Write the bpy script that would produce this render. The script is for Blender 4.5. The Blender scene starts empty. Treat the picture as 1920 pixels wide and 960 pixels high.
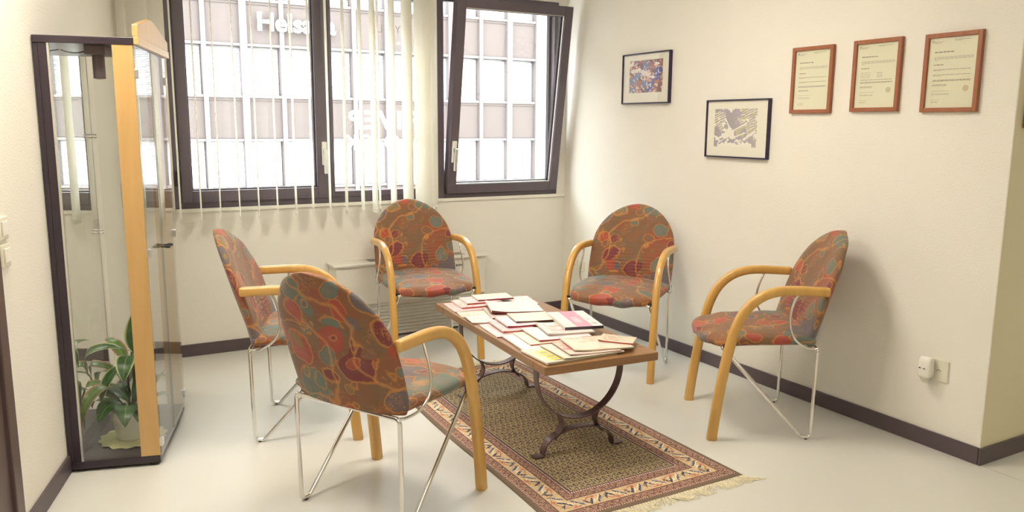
import bpy, bmesh, math, random
import numpy as np
from mathutils import Vector, Matrix, Euler
random.seed(7)
S = bpy.context.scene
COL = S.collection
R = math.radians
PI = math.pi

# ------------------------------------------------------------------ camera
YAW, PITCH, ROLL, FPX = 0.5118, 0.16272, 0.00689, 1488.99
CAM = Vector((-3.32232, -5.10521, 1.42))
cam_data = bpy.data.cameras.new('camera')
cam = bpy.data.objects.new('camera', cam_data)
COL.objects.link(cam)
cam_data.sensor_fit = 'HORIZONTAL'
cam_data.sensor_width = 36.0
cam_data.lens = FPX / 1920 * 36.0
cam_data.clip_start = 0.02
cam_data.clip_end = 200
fw = Vector((math.sin(YAW) * math.cos(PITCH), math.cos(YAW) * math.cos(PITCH), -math.sin(PITCH)))
rt = Vector((math.cos(YAW), -math.sin(YAW), 0))
up = rt.cross(fw)
r2 = rt * math.cos(ROLL) + up * math.sin(ROLL)
u2 = -rt * math.sin(ROLL) + up * math.cos(ROLL)
cam.matrix_world = Matrix(((r2.x, u2.x, -fw.x, CAM.x), (r2.y, u2.y, -fw.y, CAM.y), (r2.z, u2.z, -fw.z, CAM.z), (0, 0, 0, 1)))
S.camera = cam

# ------------------------------------------------------------------ exposure, sky, sun
S.view_settings.view_transform = 'Standard'
S.view_settings.look = 'None'
S.view_settings.gamma = 1.0
S.view_settings.use_curve_mapping = False
S.view_settings.exposure = 1.33
SKY_STRENGTH = 6.5
SUN_STRENGTH = 0.8
FILL_STRENGTH = 12.0
W = bpy.data.worlds.new('sky')
S.world = W
W.use_nodes = True
bg = W.node_tree.nodes['Background']
bg.inputs['Color'].default_value = (0.93, 0.97, 1.0, 1)
bg.inputs['Strength'].default_value = SKY_STRENGTH
sun_d = bpy.data.lights.new('sun', 'SUN')
sun_d.energy = SUN_STRENGTH
sun_d.angle = R(1.0)
sun_d.color = (1.0, 0.96, 0.9)
sun = bpy.data.objects.new('sun', sun_d)
COL.objects.link(sun)
sun.rotation_euler = (Vector((0.25, 1.0, -1.0))).to_track_quat('-Z', 'Y').to_euler()
sun.location = (0, -10, 12)

# ------------------------------------------------------------------ materials
def srgb(r, g, b):
    f = lambda c: ((c / 255) / 12.92) if c / 255 <= 0.04045 else (((c / 255) + 0.055) / 1.055) ** 2.4
    return (f(r), f(g), f(b), 1)

class NT:
    def __init__(s, name):
        s.m = bpy.data.materials.new(name)
        s.m.use_nodes = True
        s.t = s.m.node_tree
        s.b = s.t.nodes['Principled BSDF']
        s.out = s.t.nodes['Material Output']
    def n(s, typ, **kw):
        nd = s.t.nodes.new(typ)
        for k, v in kw.items():
            if k in nd.inputs.keys() if isinstance(k, str) else False:
                nd.inputs[k].default_value = v
            else:
                setattr(nd, k, v)
        return nd
    def l(s, a, b):
        s.t.links.new(a, b)
    def math(s, op, a, b=None, c=None, clamp=False):
        nd = s.t.nodes.new('ShaderNodeMath'); nd.operation = op; nd.use_clamp = clamp
        for i, v in enumerate((a, b, c)):
            if v is None: continue
            if hasattr(v, 'is_linked') or hasattr(v, 'links'):
                s.l(v, nd.inputs[i])
            else:
                nd.inputs[i].default_value = v
        return nd.outputs[0]
    def mix(s, fac, a, b, blend='MIX'):
        nd = s.t.nodes.new('ShaderNodeMix'); nd.data_type = 'RGBA'; nd.blend_type = blend
        for sock, v in ((nd.inputs[0], fac), (nd.inputs[6], a), (nd.inputs[7], b)):
            if hasattr(v, 'links'):
                s.l(v, sock)
            else:
                sock.default_value = v
        return nd.outputs[2]
    def coord(s, kind='Object', scale=(1, 1, 1), loc=(0, 0, 0), rot=(0, 0, 0)):
        tc = s.t.nodes.new('ShaderNodeTexCoord')
        mp = s.t.nodes.new('ShaderNodeMapping')
        mp.inputs['Scale'].default_value = scale
        mp.inputs['Location'].default_value = loc
        mp.inputs['Rotation'].default_value = rot
        s.l(tc.outputs[kind], mp.inputs['Vector'])
        return mp.outputs[0]
    def noise(s, vec, scale, detail=3, rough=0.5, dist=0.0):
        nd = s.t.nodes.new('ShaderNodeTexNoise')
        s.l(vec, nd.inputs['Vector'])
        nd.inputs['Scale'].default_value = scale
        nd.inputs['Detail'].default_value = detail
        nd.inputs['Roughness'].default_value = rough
        nd.inputs['Distortion'].default_value = dist
        return nd
    def ramp(s, fac, stops, interp='LINEAR'):
        nd = s.t.nodes.new('ShaderNodeValToRGB')
        nd.color_ramp.interpolation = interp
        e = nd.color_ramp.elements
        e[0].position, e[0].color = stops[0]
        e[1].position, e[1].color = stops[-1]
        for p, c in stops[1:-1]:
            k = e.new(p); k.color = c
        s.l(fac, nd.inputs[0])
        return nd.outputs[0]
    def bump(s, h, strength=0.3, dist=0.01):
        nd = s.t.nodes.new('ShaderNodeBump')
        nd.inputs['Strength'].default_value = strength
        nd.inputs['Distance'].default_value = dist
        s.l(h, nd.inputs['Height'])
        s.l(nd.outputs[0], s.b.inputs['Normal'])
        return nd

def simple(name, col, rough=0.5, metal=0.0, var=0.06, scale=20, bump=0.0, bscale=150, spec=None, coat=0):
    n = NT(name)
    v = n.coord()
    nz = n.noise(v, scale, 4)
    c1 = tuple(max(0, c * (1 - var)) for c in col[:3]) + (1,)
    c2 = tuple(min(1, c * (1 + var)) for c in col[:3]) + (1,)
    n.l(n.ramp(nz.outputs['Fac'], [(0.3, c1), (0.7, c2)]), n.b.inputs['Base Color'])
    n.b.inputs['Roughness'].default_value = rough
    n.b.inputs['Metallic'].default_value = metal
    if spec is not None: n.b.inputs['Specular IOR Level'].default_value = spec
    if coat: n.b.inputs['Coat Weight'].default_value = coat; n.b.inputs['Coat Roughness'].default_value = 0.15
    if bump:
        b2 = n.noise(v, bscale, 3)
        n.bump(b2.outputs['Fac'], bump, 0.004)
    return n.m

M = {}
M['wall'] = simple('wall_plaster', (0.825, 0.797, 0.72), 0.85, var=0.012, scale=2.5, bump=0.35, bscale=120)
M['wall_yellow'] = simple('wall_plaster_yellowish', (0.72, 0.66, 0.46), 0.85, var=0.012, scale=2.5, bump=0.3, bscale=120)
M['ceiling'] = simple('ceiling_paint', (0.86, 0.85, 0.80), 0.9, var=0.02)
M['baseboard'] = simple('baseboard_vinyl', srgb(88, 76, 80), 0.42, var=0.06, scale=9)
M['dark_frame'] = simple('window_anthracite', srgb(98, 88, 96), 0.38, var=0.04, scale=6)
M['dark_frame2'] = simple('window_rebate_dark', srgb(52, 45, 52), 0.4, var=0.04, scale=6)
M['door_dark'] = simple('door_dark_lacquer', srgb(92, 74, 72), 0.4, var=0.05, scale=5)
M['alu'] = simple('brushed_aluminium', (0.70, 0.69, 0.66), 0.32, metal=0.9, var=0.04)
M['chrome'] = simple('chrome_tube', (0.80, 0.79, 0.76), 0.10, metal=1.0, var=0.02)
M['black'] = simple('black_laminate', srgb(52, 42, 50), 0.3, var=0.06)
M['black_plastic'] = simple('black_plastic', srgb(30, 27, 30), 0.4, var=0.05)
M['iron'] = simple('wrought_iron', srgb(104, 84, 84), 0.30, metal=0.55, var=0.12, scale=30, bump=0.15)
M['white_plastic'] = simple('white_plastic', (0.84, 0.82, 0.74), 0.35, var=0.02)
M['cream_plastic'] = simple('cream_plastic', (0.76, 0.73, 0.60), 0.4, var=0.02)
M['radiator'] = simple('radiator_enamel', (0.76, 0.73, 0.65), 0.4, var=0.02)
M['radiator_grille'] = simple('radiator_grille_grey', srgb(165, 158, 145), 0.5, var=0.05)
M['grey_text'] = simple('printed_grey', srgb(176, 170, 148), 0.7, var=0.03)
M['dark_text'] = simple('printed_dark', srgb(138, 128, 108), 0.7, var=0.03)
M['logo_black'] = simple('logo_black', srgb(45, 42, 35), 0.6, var=0.03)
M['stamp'] = simple('printed_stamp', srgb(203, 193, 160), 0.7, var=0.03)
M['paper'] = simple('certificate_paper', srgb(228, 226, 200), 0.6, var=0.012, scale=4)
M['mat_board'] = simple('mat_board', srgb(233, 230, 214), 0.7, var=0.01)
M['frame_black'] = simple('frame_black', srgb(45, 34, 66), 0.35, var=0.05)
M['pages'] = simple('paper_pages', srgb(226, 216, 205), 0.7, var=0.08, scale=60)
M['pot'] = simple('pot_glaze', srgb(238, 234, 224), 0.3, var=0.02)
M['soil'] = simple('potting_soil', srgb(96, 72, 52), 0.95, var=0.4, scale=90, bump=0.8, bscale=90)
M['doily'] = simple('doily_cotton', srgb(224, 222, 168), 0.9, var=0.06, scale=60, bump=0.5, bscale=200)
M['fringe'] = simple('rug_fringe_cotton', srgb(234, 224, 194), 0.95, var=0.12, scale=80)
M['slat'] = None

# blinds: woven translucent cloth
n = NT('blind_fabric')
n.b.inputs['Base Color'].default_value = (0.90, 0.88, 0.80, 1)
n.b.inputs['Roughness'].default_value = 0.9
v = n.coord(); nz = n.noise(v, 400, 2); n.bump(nz.outputs['Fac'], 0.1, 0.001)
c = n.ramp(nz.outputs['Fac'], [(0.2, (0.86, 0.84, 0.76, 1)), (0.8, (0.95, 0.94, 0.89, 1))])
n.l(c, n.b.inputs['Base Color'])
tr = n.t.nodes.new('ShaderNodeBsdfTranslucent'); tr.inputs['Color'].default_value = (0.93, 0.91, 0.85, 1)
mx = n.t.nodes.new('ShaderNodeMixShader'); mx.inputs[0].default_value = 0.6
n.l(n.b.outputs[0], mx.inputs[1]); n.l(tr.outputs[0], mx.inputs[2]); n.l(mx.outputs[0], n.out.inputs['Surface'])
M['slat'] = n.m
n = NT('window_film')
n.l(n.ramp(n.noise(n.coord(), 50, 2).outputs['Fac'], [(0.3, (0.9, 0.9, 0.9, 1)), (0.7, (0.95, 0.95, 0.95, 1))]), n.b.inputs['Base Color'])
tr = n.t.nodes.new('ShaderNodeBsdfTranslucent'); tr.inputs['Color'].default_value = (0.95, 0.95, 0.95, 1)
mx = n.t.nodes.new('ShaderNodeMixShader'); mx.inputs[0].default_value = 0.7
n.l(n.b.outputs[0], mx.inputs[1]); n.l(tr.outputs[0], mx.inputs[2]); n.l(mx.outputs[0], n.out.inputs['Surface'])
M['film'] = n.m

# floor
n = NT('floor_linoleum')
v = n.coord()
nz = n.noise(v, 0.9, 5, 0.6)
nf = n.noise(v, 60, 3, 0.6)
c = n.ramp(nz.outputs['Fac'], [(0.3, (0.650, 0.642, 0.590, 1)), (0.7, (0.680, 0.672, 0.622, 1))])
c = n.mix(n.math('MULTIPLY', nf.outputs['Fac'], 0.16), c, (0.52, 0.50, 0.44, 1))
n.l(c, n.b.inputs['Base Color'])
n.b.inputs['Roughness'].default_value = 0.30
n.b.inputs['Specular IOR Level'].default_value = 0.45
n.bump(nf.outputs['Fac'], 0.03, 0.001)
M['floor'] = n.m

# glass: clear sheet with fresnel reflection
def glass_mat(name, tint=(0.97, 0.985, 0.975, 1), ior=1.45, boost=1.0):
    n = NT(name)
    n.t.nodes.remove(n.b)
    tp = n.t.nodes.new('ShaderNodeBsdfTransparent'); tp.inputs[0].default_value = tint
    gl = n.t.nodes.new('ShaderNodeBsdfGlossy'); gl.inputs['Roughness'].default_value = 0.0
    nz = n.noise(n.coord(), 3, 2)
    lw_ = n.t.nodes.new('ShaderNodeLayerWeight'); lw_.inputs[0].default_value = 0.5
    r0 = ((ior - 1) / (ior + 1)) ** 2
    f = n.math('MULTIPLY_ADD', n.math('POWER', lw_.outputs['Facing'], 5.0), (1 - r0) * boost, r0 * boost)
    f = n.math('ADD', f, n.math('MULTIPLY', nz.outputs['Fac'], 0.004))
    mx = n.t.nodes.new('ShaderNodeMixShader')
    n.l(f, mx.inputs[0]); n.l(tp.outputs[0], mx.inputs[1]); n.l(gl.outputs[0], mx.inputs[2])
    n.l(mx.outputs[0], n.out.inputs['Surface'])
    return n.m
M['glass'] = glass_mat('window_glass')
M['cab_glass'] = glass_mat('cabinet_glass', (0.985, 0.992, 0.988, 1))
M['pic_glass'] = glass_mat('picture_glass', (0.998, 0.998, 0.998, 1), 1.4)
n = NT('mirror_silver')
n.b.inputs['Base Color'].default_value = (0.86, 0.87, 0.85, 1); n.b.inputs['Metallic'].default_value = 1
n.b.inputs['Roughness'].default_value = 0.0
nz = n.noise(n.coord(), 5, 2)
n.l(n.ramp(nz.outputs['Fac'], [(0.3, (0.85, 0.865, 0.845, 1)), (0.7, (0.87, 0.88, 0.86, 1))]), n.b.inputs['Base Color'])
M['mirror'] = n.m

def wood(name, a, b, rough=0.35, axis='Z', scale=1.0, coat=0.0):
    n = NT(name)
    sc = {'Z': (9, 9, 0.8), 'Y': (9, 0.8, 9), 'X': (0.8, 9, 9)}[axis]
    v = n.coord(scale=tuple(k * scale for k in sc))
    nz = n.noise(v, 4, 5, 0.6, 0.4)
    nz2 = n.noise(v, 22, 3, 0.6)
    c = n.ramp(nz.outputs['Fac'], [(0.25, a), (0.75, b)])
    c = n.mix(n.math('MULTIPLY', nz2.outputs['Fac'], 0.25), c, tuple(k * 0.8 for k in a[:3]) + (1,))
    n.l(c, n.b.inputs['Base Color'])
    n.b.inputs['Roughness'].default_value = rough
    if coat:
        n.b.inputs['Coat Weight'].default_value = coat
        n.b.inputs['Coat Roughness'].default_value = 0.12
    return n.m
M['beech'] = wood('beech_lacquered', srgb(204, 156, 78), srgb(220, 176, 98), 0.32, 'Z', coat=0.5)
M['beech_panel'] = wood('beech_panel', srgb(198, 158, 98), srgb(210, 171, 112), 0.4, 'Z', scale=0.6, coat=0.4)
M['oak_top'] = wood('table_wood', srgb(136, 100, 66), srgb(162, 124, 86), 0.34, 'Y', coat=0.25)
M['oak_end'] = wood('table_wood_end', srgb(136, 96, 58), srgb(160, 118, 76), 0.34, 'X', coat=0.25)
M['frame_wood'] = wood('frame_reddish_wood', srgb(152, 92, 62), srgb(170, 108, 76), 0.4, 'Z')

# chair cloth: painterly brown ground, teal, red, burgundy blobs, orange outlines and squiggles
def fabric():
    n = NT('painted_pattern_fabric')
    tc = n.t.nodes.new('ShaderNodeTexCoord')
    base = tc.outputs['Object']
    wn = n.noise(base, 7.0, 3, 0.5)
    sub = n.t.nodes.new('ShaderNodeVectorMath'); sub.operation = 'SUBTRACT'
    n.l(wn.outputs['Color'], sub.inputs[0]); sub.inputs[1].default_value = (0.5, 0.5, 0.5)
    sc = n.t.nodes.new('ShaderNodeVectorMath'); sc.operation = 'SCALE'; sc.inputs['Scale'].default_value = 0.10
    n.l(sub.outputs[0], sc.inputs[0])
    add = n.t.nodes.new('ShaderNodeVectorMath'); add.operation = 'ADD'
    n.l(base, add.inputs[0]); n.l(sc.outputs[0], add.inputs[1])
    v = add.outputs[0]
    # ground
    g = n.noise(v, 6, 3)
    col = n.ramp(g.outputs['Fac'], [(0.30, srgb(146, 74, 52)), (0.43, srgb(132, 86, 58)), (0.54, srgb(116, 92, 66)), (0.68, srgb(142, 88, 58))])
    rgrain = n.noise(base, 130, 3, 0.7)
    def blob(col, scale, off, thr, edge, colors):
        mp = n.t.nodes.new('ShaderNodeMapping'); mp.inputs['Location'].default_value = off
        n.l(v, mp.inputs['Vector'])
        vo = n.t.nodes.new('ShaderNodeTexVoronoi'); vo.inputs['Scale'].default_value = scale
        vo.inputs['Randomness'].default_value = 0.9
        n.l(mp.outputs[0], vo.inputs['Vector'])
        sp = n.t.nodes.new('ShaderNodeSeparateColor'); n.l(vo.outputs['Color'], sp.inputs[0])
        r = n.math('MULTIPLY_ADD', sp.outputs[1], 0.22, thr - 0.11)
        d = n.math('SUBTRACT', vo.outputs['Distance'], r)
        inside = n.math('MULTIPLY_ADD', d, -22.0, 0.5, clamp=True)
        c = n.ramp(sp.outputs[0], colors, 'CONSTANT')
        soft = n.mix(n.math('MULTIPLY', n.math('MULTIPLY_ADD', vo.outputs['Distance'], -2.4, 0.8, clamp=True), 0.45), c, (0.26, 0.14, 0.13, 1))
        col = n.mix(n.math('MULTIPLY', inside, 0.92), col, soft)
        line = n.math('SUBTRACT', 1.0, n.math('MULTIPLY', n.math('ABSOLUTE', n.math('SUBTRACT', d, edge)), 26.0), clamp=True)
        keep = n.math('GREATER_THAN', sp.outputs[2], 0.22)
        line = n.math('MULTIPLY', line, keep)
        return n.mix(n.math('MULTIPLY', line, 0.75), col, srgb(200, 134, 62))
    teal, red, bur, olive, grey, brown = srgb(96, 114, 104), srgb(170, 68, 52), srgb(116, 40, 54), srgb(132, 112, 58), srgb(96, 92, 98), srgb(124, 88, 62)
    col = blob(col, 6.6, (0.3, 0.1, 0.7), 0.47, 0.02, [(0.0, red), (0.22, teal), (0.42, brown), (0.56, grey), (0.70, teal), (0.86, bur), (1.0, bur)])
    col = blob(col, 11.0, (2.3, 5.1, 1.7), 0.33, 0.03, [(0.0, brown), (0.3, teal), (0.5, red), (0.66, bur), (0.8, olive), (0.92, grey), (1.0, grey)])
    # long orange contour strokes
    ln = n.noise(v, 3.4, 0, 0.4)
    k = n.math('SUBTRACT', 1.0, n.math('MULTIPLY', n.math('ABSOLUTE', n.math('SUBTRACT', ln.outputs['Fac'], 0.5)), 60.0), clamp=True)
    col = n.mix(n.math('MULTIPLY', k, 0.65), col, srgb(206, 142, 72))
    # clusters of small orange scribbles
    s2 = n.noise(v, 38, 2, 0.6, 1.2)
    sq = n.math('SUBTRACT', 1.0, n.math('MULTIPLY', n.math('ABSOLUTE', n.math('SUBTRACT', s2.outputs['Fac'], 0.5)), 26.0), clamp=True)
    msk = n.noise(base, 9, 1)
    mk = n.math('MULTIPLY_ADD', msk.outputs['Fac'], 9.0, -5.0, clamp=True)
    col = n.mix(n.math('MULTIPLY', n.math('MULTIPLY', sq, mk), 0.7), col, srgb(206, 136, 66))
    col = n.mix(n.math('MULTIPLY', rgrain.outputs['Fac'], 0.14), col, srgb(170, 134, 104))
    n.l(col, n.b.inputs['Base Color'])
    n.b.inputs['Roughness'].default_value = 0.72
    n.b.inputs['Sheen Weight'].default_value = 0.22
    n.b.inputs['Specular IOR Level'].default_value = 0.35
    # creases of the cloth plus weave
    wv = n.noise(n.coord(scale=(3, 3, 26)), 2.2, 3, 0.6, 0.5)
    h = n.math('ADD', n.math('MULTIPLY', wv.outputs['Fac'], 0.8), n.math('MULTIPLY', rgrain.outputs['Fac'], 0.2))
    n.bump(h, 0.45, 0.010)
    return n.m
M['fabric'] = fabric()

# colour attribute material (painted or woven designs computed below)
def attr_mat(name, rough=0.8, bump=0.0, bscale=300):
    n = NT(name)
    a = n.t.nodes.new('ShaderNodeVertexColor'); a.layer_name = 'design'
    nz = n.noise(n.coord(), bscale, 2)
    c = n.mix(n.math('MULTIPLY', nz.outputs['Fac'], 0.12), a.outputs['Color'], (0.75, 0.7, 0.6, 1))
    n.l(c, n.b.inputs['Base Color'])
    n.b.inputs['Roughness'].default_value = rough
    if bump: n.bump(nz.outputs['Fac'], bump, 0.002)
    return n.m
M['rug'] = attr_mat('rug_wool', 0.95, 0.5, 350)
M['rug'].node_tree.nodes['Principled BSDF'].inputs['Specular IOR Level'].default_value = 0.1
M['print'] = attr_mat('art_print', 0.5)
M['cover'] = attr_mat('magazine_cover_print', 0.28, 0.0)

# leaves
def leaf_mat(name, a, b, edge=None):
    n = NT(name)
    at = n.t.nodes.new('ShaderNodeVertexColor'); at.layer_name = 'design'
    sp = n.t.nodes.new('ShaderNodeSeparateColor'); n.l(at.outputs['Color'], sp.inputs[0])
    nz = n.noise(n.coord(), 25, 3)
    c = n.ramp(nz.outputs['Fac'], [(0.3, a), (0.7, b)])
    rib = n.math('SUBTRACT', 1.0, n.math('MULTIPLY', sp.outputs[0], 9.0), clamp=True)
    c = n.mix(n.math('MULTIPLY', rib, 0.6), c, srgb(150, 176, 110))
    if edge:
        e = n.math('MULTIPLY_ADD', sp.outputs[0], 5.0, -3.6, clamp=True)
        c = n.mix(e, c, edge)
    n.l(c, n.b.inputs['Base Color'])
    n.b.inputs['Roughness'].default_value = 0.32
    tr = n.t.nodes.new('ShaderNodeBsdfTranslucent'); n.l(c, tr.inputs['Color'])
    mx = n.t.nodes.new('ShaderNodeMixShader'); mx.inputs[0].default_value = 0.25
    n.l(n.b.outputs[0], mx.inputs[1]); n.l(tr.outputs[0], mx.inputs[2]); n.l(mx.outputs[0], n.out.inputs['Surface'])
    return n.m
M['leaf'] = leaf_mat('leaf_green', srgb(46, 78, 40), srgb(72, 108, 56))
M['leaf_var'] = leaf_mat('leaf_variegated', srgb(50, 84, 42), srgb(78, 112, 62), srgb(196, 204, 150))
M['leaf_pink'] = leaf_mat('leaf_pink_edged', srgb(84, 110, 52), srgb(110, 140, 66), srgb(186, 128, 116))
M['stem'] = simple('plant_stem', srgb(92, 100, 60), 0.6)

# facade
M['fac_panel'] = simple('facade_panel', srgb(82, 75, 73), 0.6, var=0.03, scale=1.5)
M['fac_frame'] = simple('facade_frame', srgb(98, 92, 92), 0.6, var=0.02, scale=2)
M['fac_blind'] = simple('facade_blind_white', (0.60, 0.60, 0.60), 0.6, var=0.01)
M['fac_glass'] = simple('facade_dark_pane', srgb(120, 118, 116), 0.3, var=0.03)
M['fac_sign'] = simple('sign_white', (0.97, 0.97, 0.97), 0.5, var=0.01)
for _k in ('fac_panel', 'fac_frame'): M[_k].node_tree.nodes['Principled BSDF'].inputs['Specular IOR Level'].default_value = 0.0
M['street'] = simple('street_asphalt', srgb(150, 146, 140), 0.9, var=0.08, scale=3)
n = NT('fill_lamp_diffuser'); nz = n.noise(n.coord(), 3, 2)
n.l(n.ramp(nz.outputs['Fac'], [(0.2, (1.0, 0.905, 0.77, 1)), (0.8, (1.0, 0.915, 0.79, 1))]), n.b.inputs['Emission Color'])
n.b.inputs['Emission Strength'].default_value = FILL_STRENGTH
M['lamp'] = n.m  # glow of the small fill lamps added at the ceiling
n = NT('broad_fill_diffuser'); nz = n.noise(n.coord(), 3, 2)
n.l(n.ramp(nz.outputs['Fac'], [(0.2, (1.0, 0.905, 0.77, 1)), (0.8, (1.0, 0.915, 0.79, 1))]), n.b.inputs['Emission Color'])
n.b.inputs['Emission Strength'].default_value = FILL_STRENGTH * 0.17
M['fill_broad'] = n.m  # dimmer glow of the broad added fill lamps

# ------------------------------------------------------------------ mesh helpers
def link(o, parent=None):
    COL.objects.link(o)
    if parent is not None: o.parent = parent
    return o

def finish(name, bm, mat, parent=None, smooth=False, bevel=0.0, segs=2, loc=None, angle=None):
    bmesh.ops.recalc_face_normals(bm, faces=bm.faces)
    me = bpy.data.meshes.new(name)
    bm.to_mesh(me); bm.free()
    mats = mat if isinstance(mat, (list, tuple)) else [mat]
    for m in mats: me.materials.append(m)
    if smooth: me.polygons.foreach_set('use_smooth', [True] * len(me.polygons))
    o = bpy.data.objects.new(name, me)
    link(o, parent)
    if loc is not None: o.location = loc
    if bevel:
        md = o.modifiers.new('bevel', 'BEVEL'); md.width = bevel; md.segments = segs; md.limit_method = 'ANGLE'; md.angle_limit = R(40)
    return o

def tag(o, label=None, cat=None, group=None, kind=None):
    if label: o['label'] = label
    if cat: o['category'] = cat
    if group: o['group'] = group
    if kind: o['kind'] = kind
    return o

def empty(name, loc, rz=0, label=None, cat=None, group=None, kind=None):
    o = bpy.data.objects.new(name, None)
    o.empty_display_size = 0.1
    COL.objects.link(o); o.location = loc; o.rotation_euler = (0, 0, rz)
    return tag(o, label, cat, group, kind)

def bx(bm, x0, x1, y0, y1, z0, z1, mat=0, mtx=None):
    vs = [bm.verts.new(Vector(p)) for p in ((x0, y0, z0), (x1, y0, z0), (x1, y1, z0), (x0, y1, z0), (x0, y0, z1), (x1, y0, z1), (x1, y1, z1), (x0, y1, z1))]
    if mtx is not None:
        for q in vs: q.co = mtx @ q.co
    for f in ((0, 3, 2, 1), (4, 5, 6, 7), (0, 1, 5, 4), (1, 2, 6, 5), (2, 3, 7, 6), (3, 0, 4, 7)):
        fc = bm.faces.new([vs[i] for i in f]); fc.material_index = mat
    return vs

def box(name, x0, x1, y0, y1, z0, z1, mat, parent=None, bevel=0.0, segs=2):
    bm = bmesh.new(); bx(bm, x0, x1, y0, y1, z0, z1)
    return finish(name, bm, mat, parent, bevel=bevel, segs=segs)

def prism(bm, pts, a0, a1, axis='Y', mat=0):
    """closed outline pts (p,q) extruded between a0 and a1 along axis"""
    def P(p, q, a):
        return {'Y': (p, a, q), 'X': (a, p, q), 'Z': (p, q, a)}[axis]
    A = [bm.verts.new(P(p, q, a0)) for p, q in pts]
    B = [bm.verts.new(P(p, q, a1)) for p, q in pts]
    f1 = bm.faces.new(A); f2 = bm.faces.new(list(reversed(B)))
    f1.material_index = f2.material_index = mat
    k = len(pts)
    for i in range(k):
        f = bm.faces.new((A[i], B[i], B[(i + 1) % k], A[(i + 1) % k])); f.material_index = mat

def catmull(pts, per=8):
    pts = [Vector(p) for p in pts]
    out = []
    P = [pts[0] * 2 - pts[1]] + pts + [pts[-1] * 2 - pts[-2]]
    for i in range(1, len(P) - 2):
        for k in range(per):
            t = k / per
            a, b, c, d = P[i - 1], P[i], P[i + 1], P[i + 2]
            out.append(0.5 * ((2 * b) + (-a + c) * t + (2 * a - 5 * b + 4 * c - d) * t * t + (-a + 3 * b - 3 * c + d) * t ** 3))
    out.append(pts[-1].copy())
    return out

def sweep(bm, path, hw, hh, side, nseg=14, expo=2.0, taper=None, mat=0, round_ends=True):
    """sweep a superellipse section; hw half size along `side`, hh half size in the perpendicular"""
    path = [Vector(p) for p in path]
    side = Vector(side).normalized() if side is not None else None
    rings = []
    N = len(path)
    prevs = None
    for i, p in enumerate(path):
        t = (path[min(i + 1, N - 1)] - path[max(i - 1, 0)]).normalized()
        if side is not None:
            s = (side - t * side.dot(t)).normalized()
        else:
            if prevs is None:
                a = Vector((0, 0, 1)) if abs(t.z) < 0.9 else Vector((1, 0, 0))
                s = t.cross(a).normalized()
            else:
                s = (prevs - t * prevs.dot(t)).normalized()
            prevs = s
        nn = t.cross(s)
        k = taper(i / (N - 1)) if taper else 1.0
        ring = []
        for j in range(nseg):
            a = 2 * PI * j / nseg
            ca, sa = math.cos(a), math.sin(a)
            ring.append(p + s * (hw * k * math.copysign(abs(ca) ** (2 / expo), ca)) + nn * (hh * k * math.copysign(abs(sa) ** (2 / expo), sa)))
        rings.append((ring, p, t))
    if round_ends:
        def cap(ring, p, t, sgn):
            out = []
            r0 = min(hw, hh)
            for d, kk in ((0.28, 0.93), (0.45, 0.75)):
                out.append([p + (q - p) * kk + t * (sgn * d * r0) for q in ring])
            return out
        r0, p0, t0 = rings[0]; r1, p1, t1 = rings[-1]
        allr = list(reversed(cap(r0, p0, t0, -1))) + [r[0] for r in rings] + cap(r1, p1, t1, 1)
    else:
        allr = [r[0] for r in rings]
    V = [[bm.verts.new(q) for q in r] for r in allr]
    for i in range(len(V) - 1):
        for j in range(nseg):
            f = bm.faces.new((V[i][j], V[i][(j + 1) % nseg], V[i + 1][(j + 1) % nseg], V[i + 1][j])); f.material_index = mat
    bm.faces.new(V[0]).material_index = mat
    bm.faces.new(list(reversed(V[-1]))).material_index = mat

def tube(bm, path, r, nseg=10, mat=0):
    sweep(bm, path, r, r, None, nseg=nseg, mat=mat)

def fillet(pts, rad, per=6):
    """polyline with rounded corners"""
    pts = [Vector(p) for p in pts]
    out = [pts[0]]
    for i in range(1, len(pts) - 1):
        a, b, c = pts[i - 1], pts[i], pts[i + 1]
        u, w = (a - b).normalized(), (c - b).normalized()
        ang = u.angle(w)
        d = min(rad / math.tan(ang / 2), (a - b).length * 0.45, (c - b).length * 0.45)
        p, q = b + u * d, b + w * d
        for k in range(per + 1):
            t = k / per
            out.append(p * (1 - t) ** 2 + b * 2 * t * (1 - t) + q * t * t)
    out.append(pts[-1])
    return out

def lathe(bm, prof, nseg=32, cx=0, cy=0, mat=0):
    V = []
    for r, z in prof:
        V.append([bm.verts.new((cx + r * math.cos(2 * PI * j / nseg), cy + r * math.sin(2 * PI * j / nseg), z)) for j in range(nseg)])
    for i in range(len(V) - 1):
        for j in range(nseg):
            bm.faces.new((V[i][j], V[i][(j + 1) % nseg], V[i + 1][(j + 1) % nseg], V[i + 1][j])).material_index = mat
    bm.faces.new(V[0]).material_index = mat
    bm.faces.new(V[-1]).material_index = mat

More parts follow.
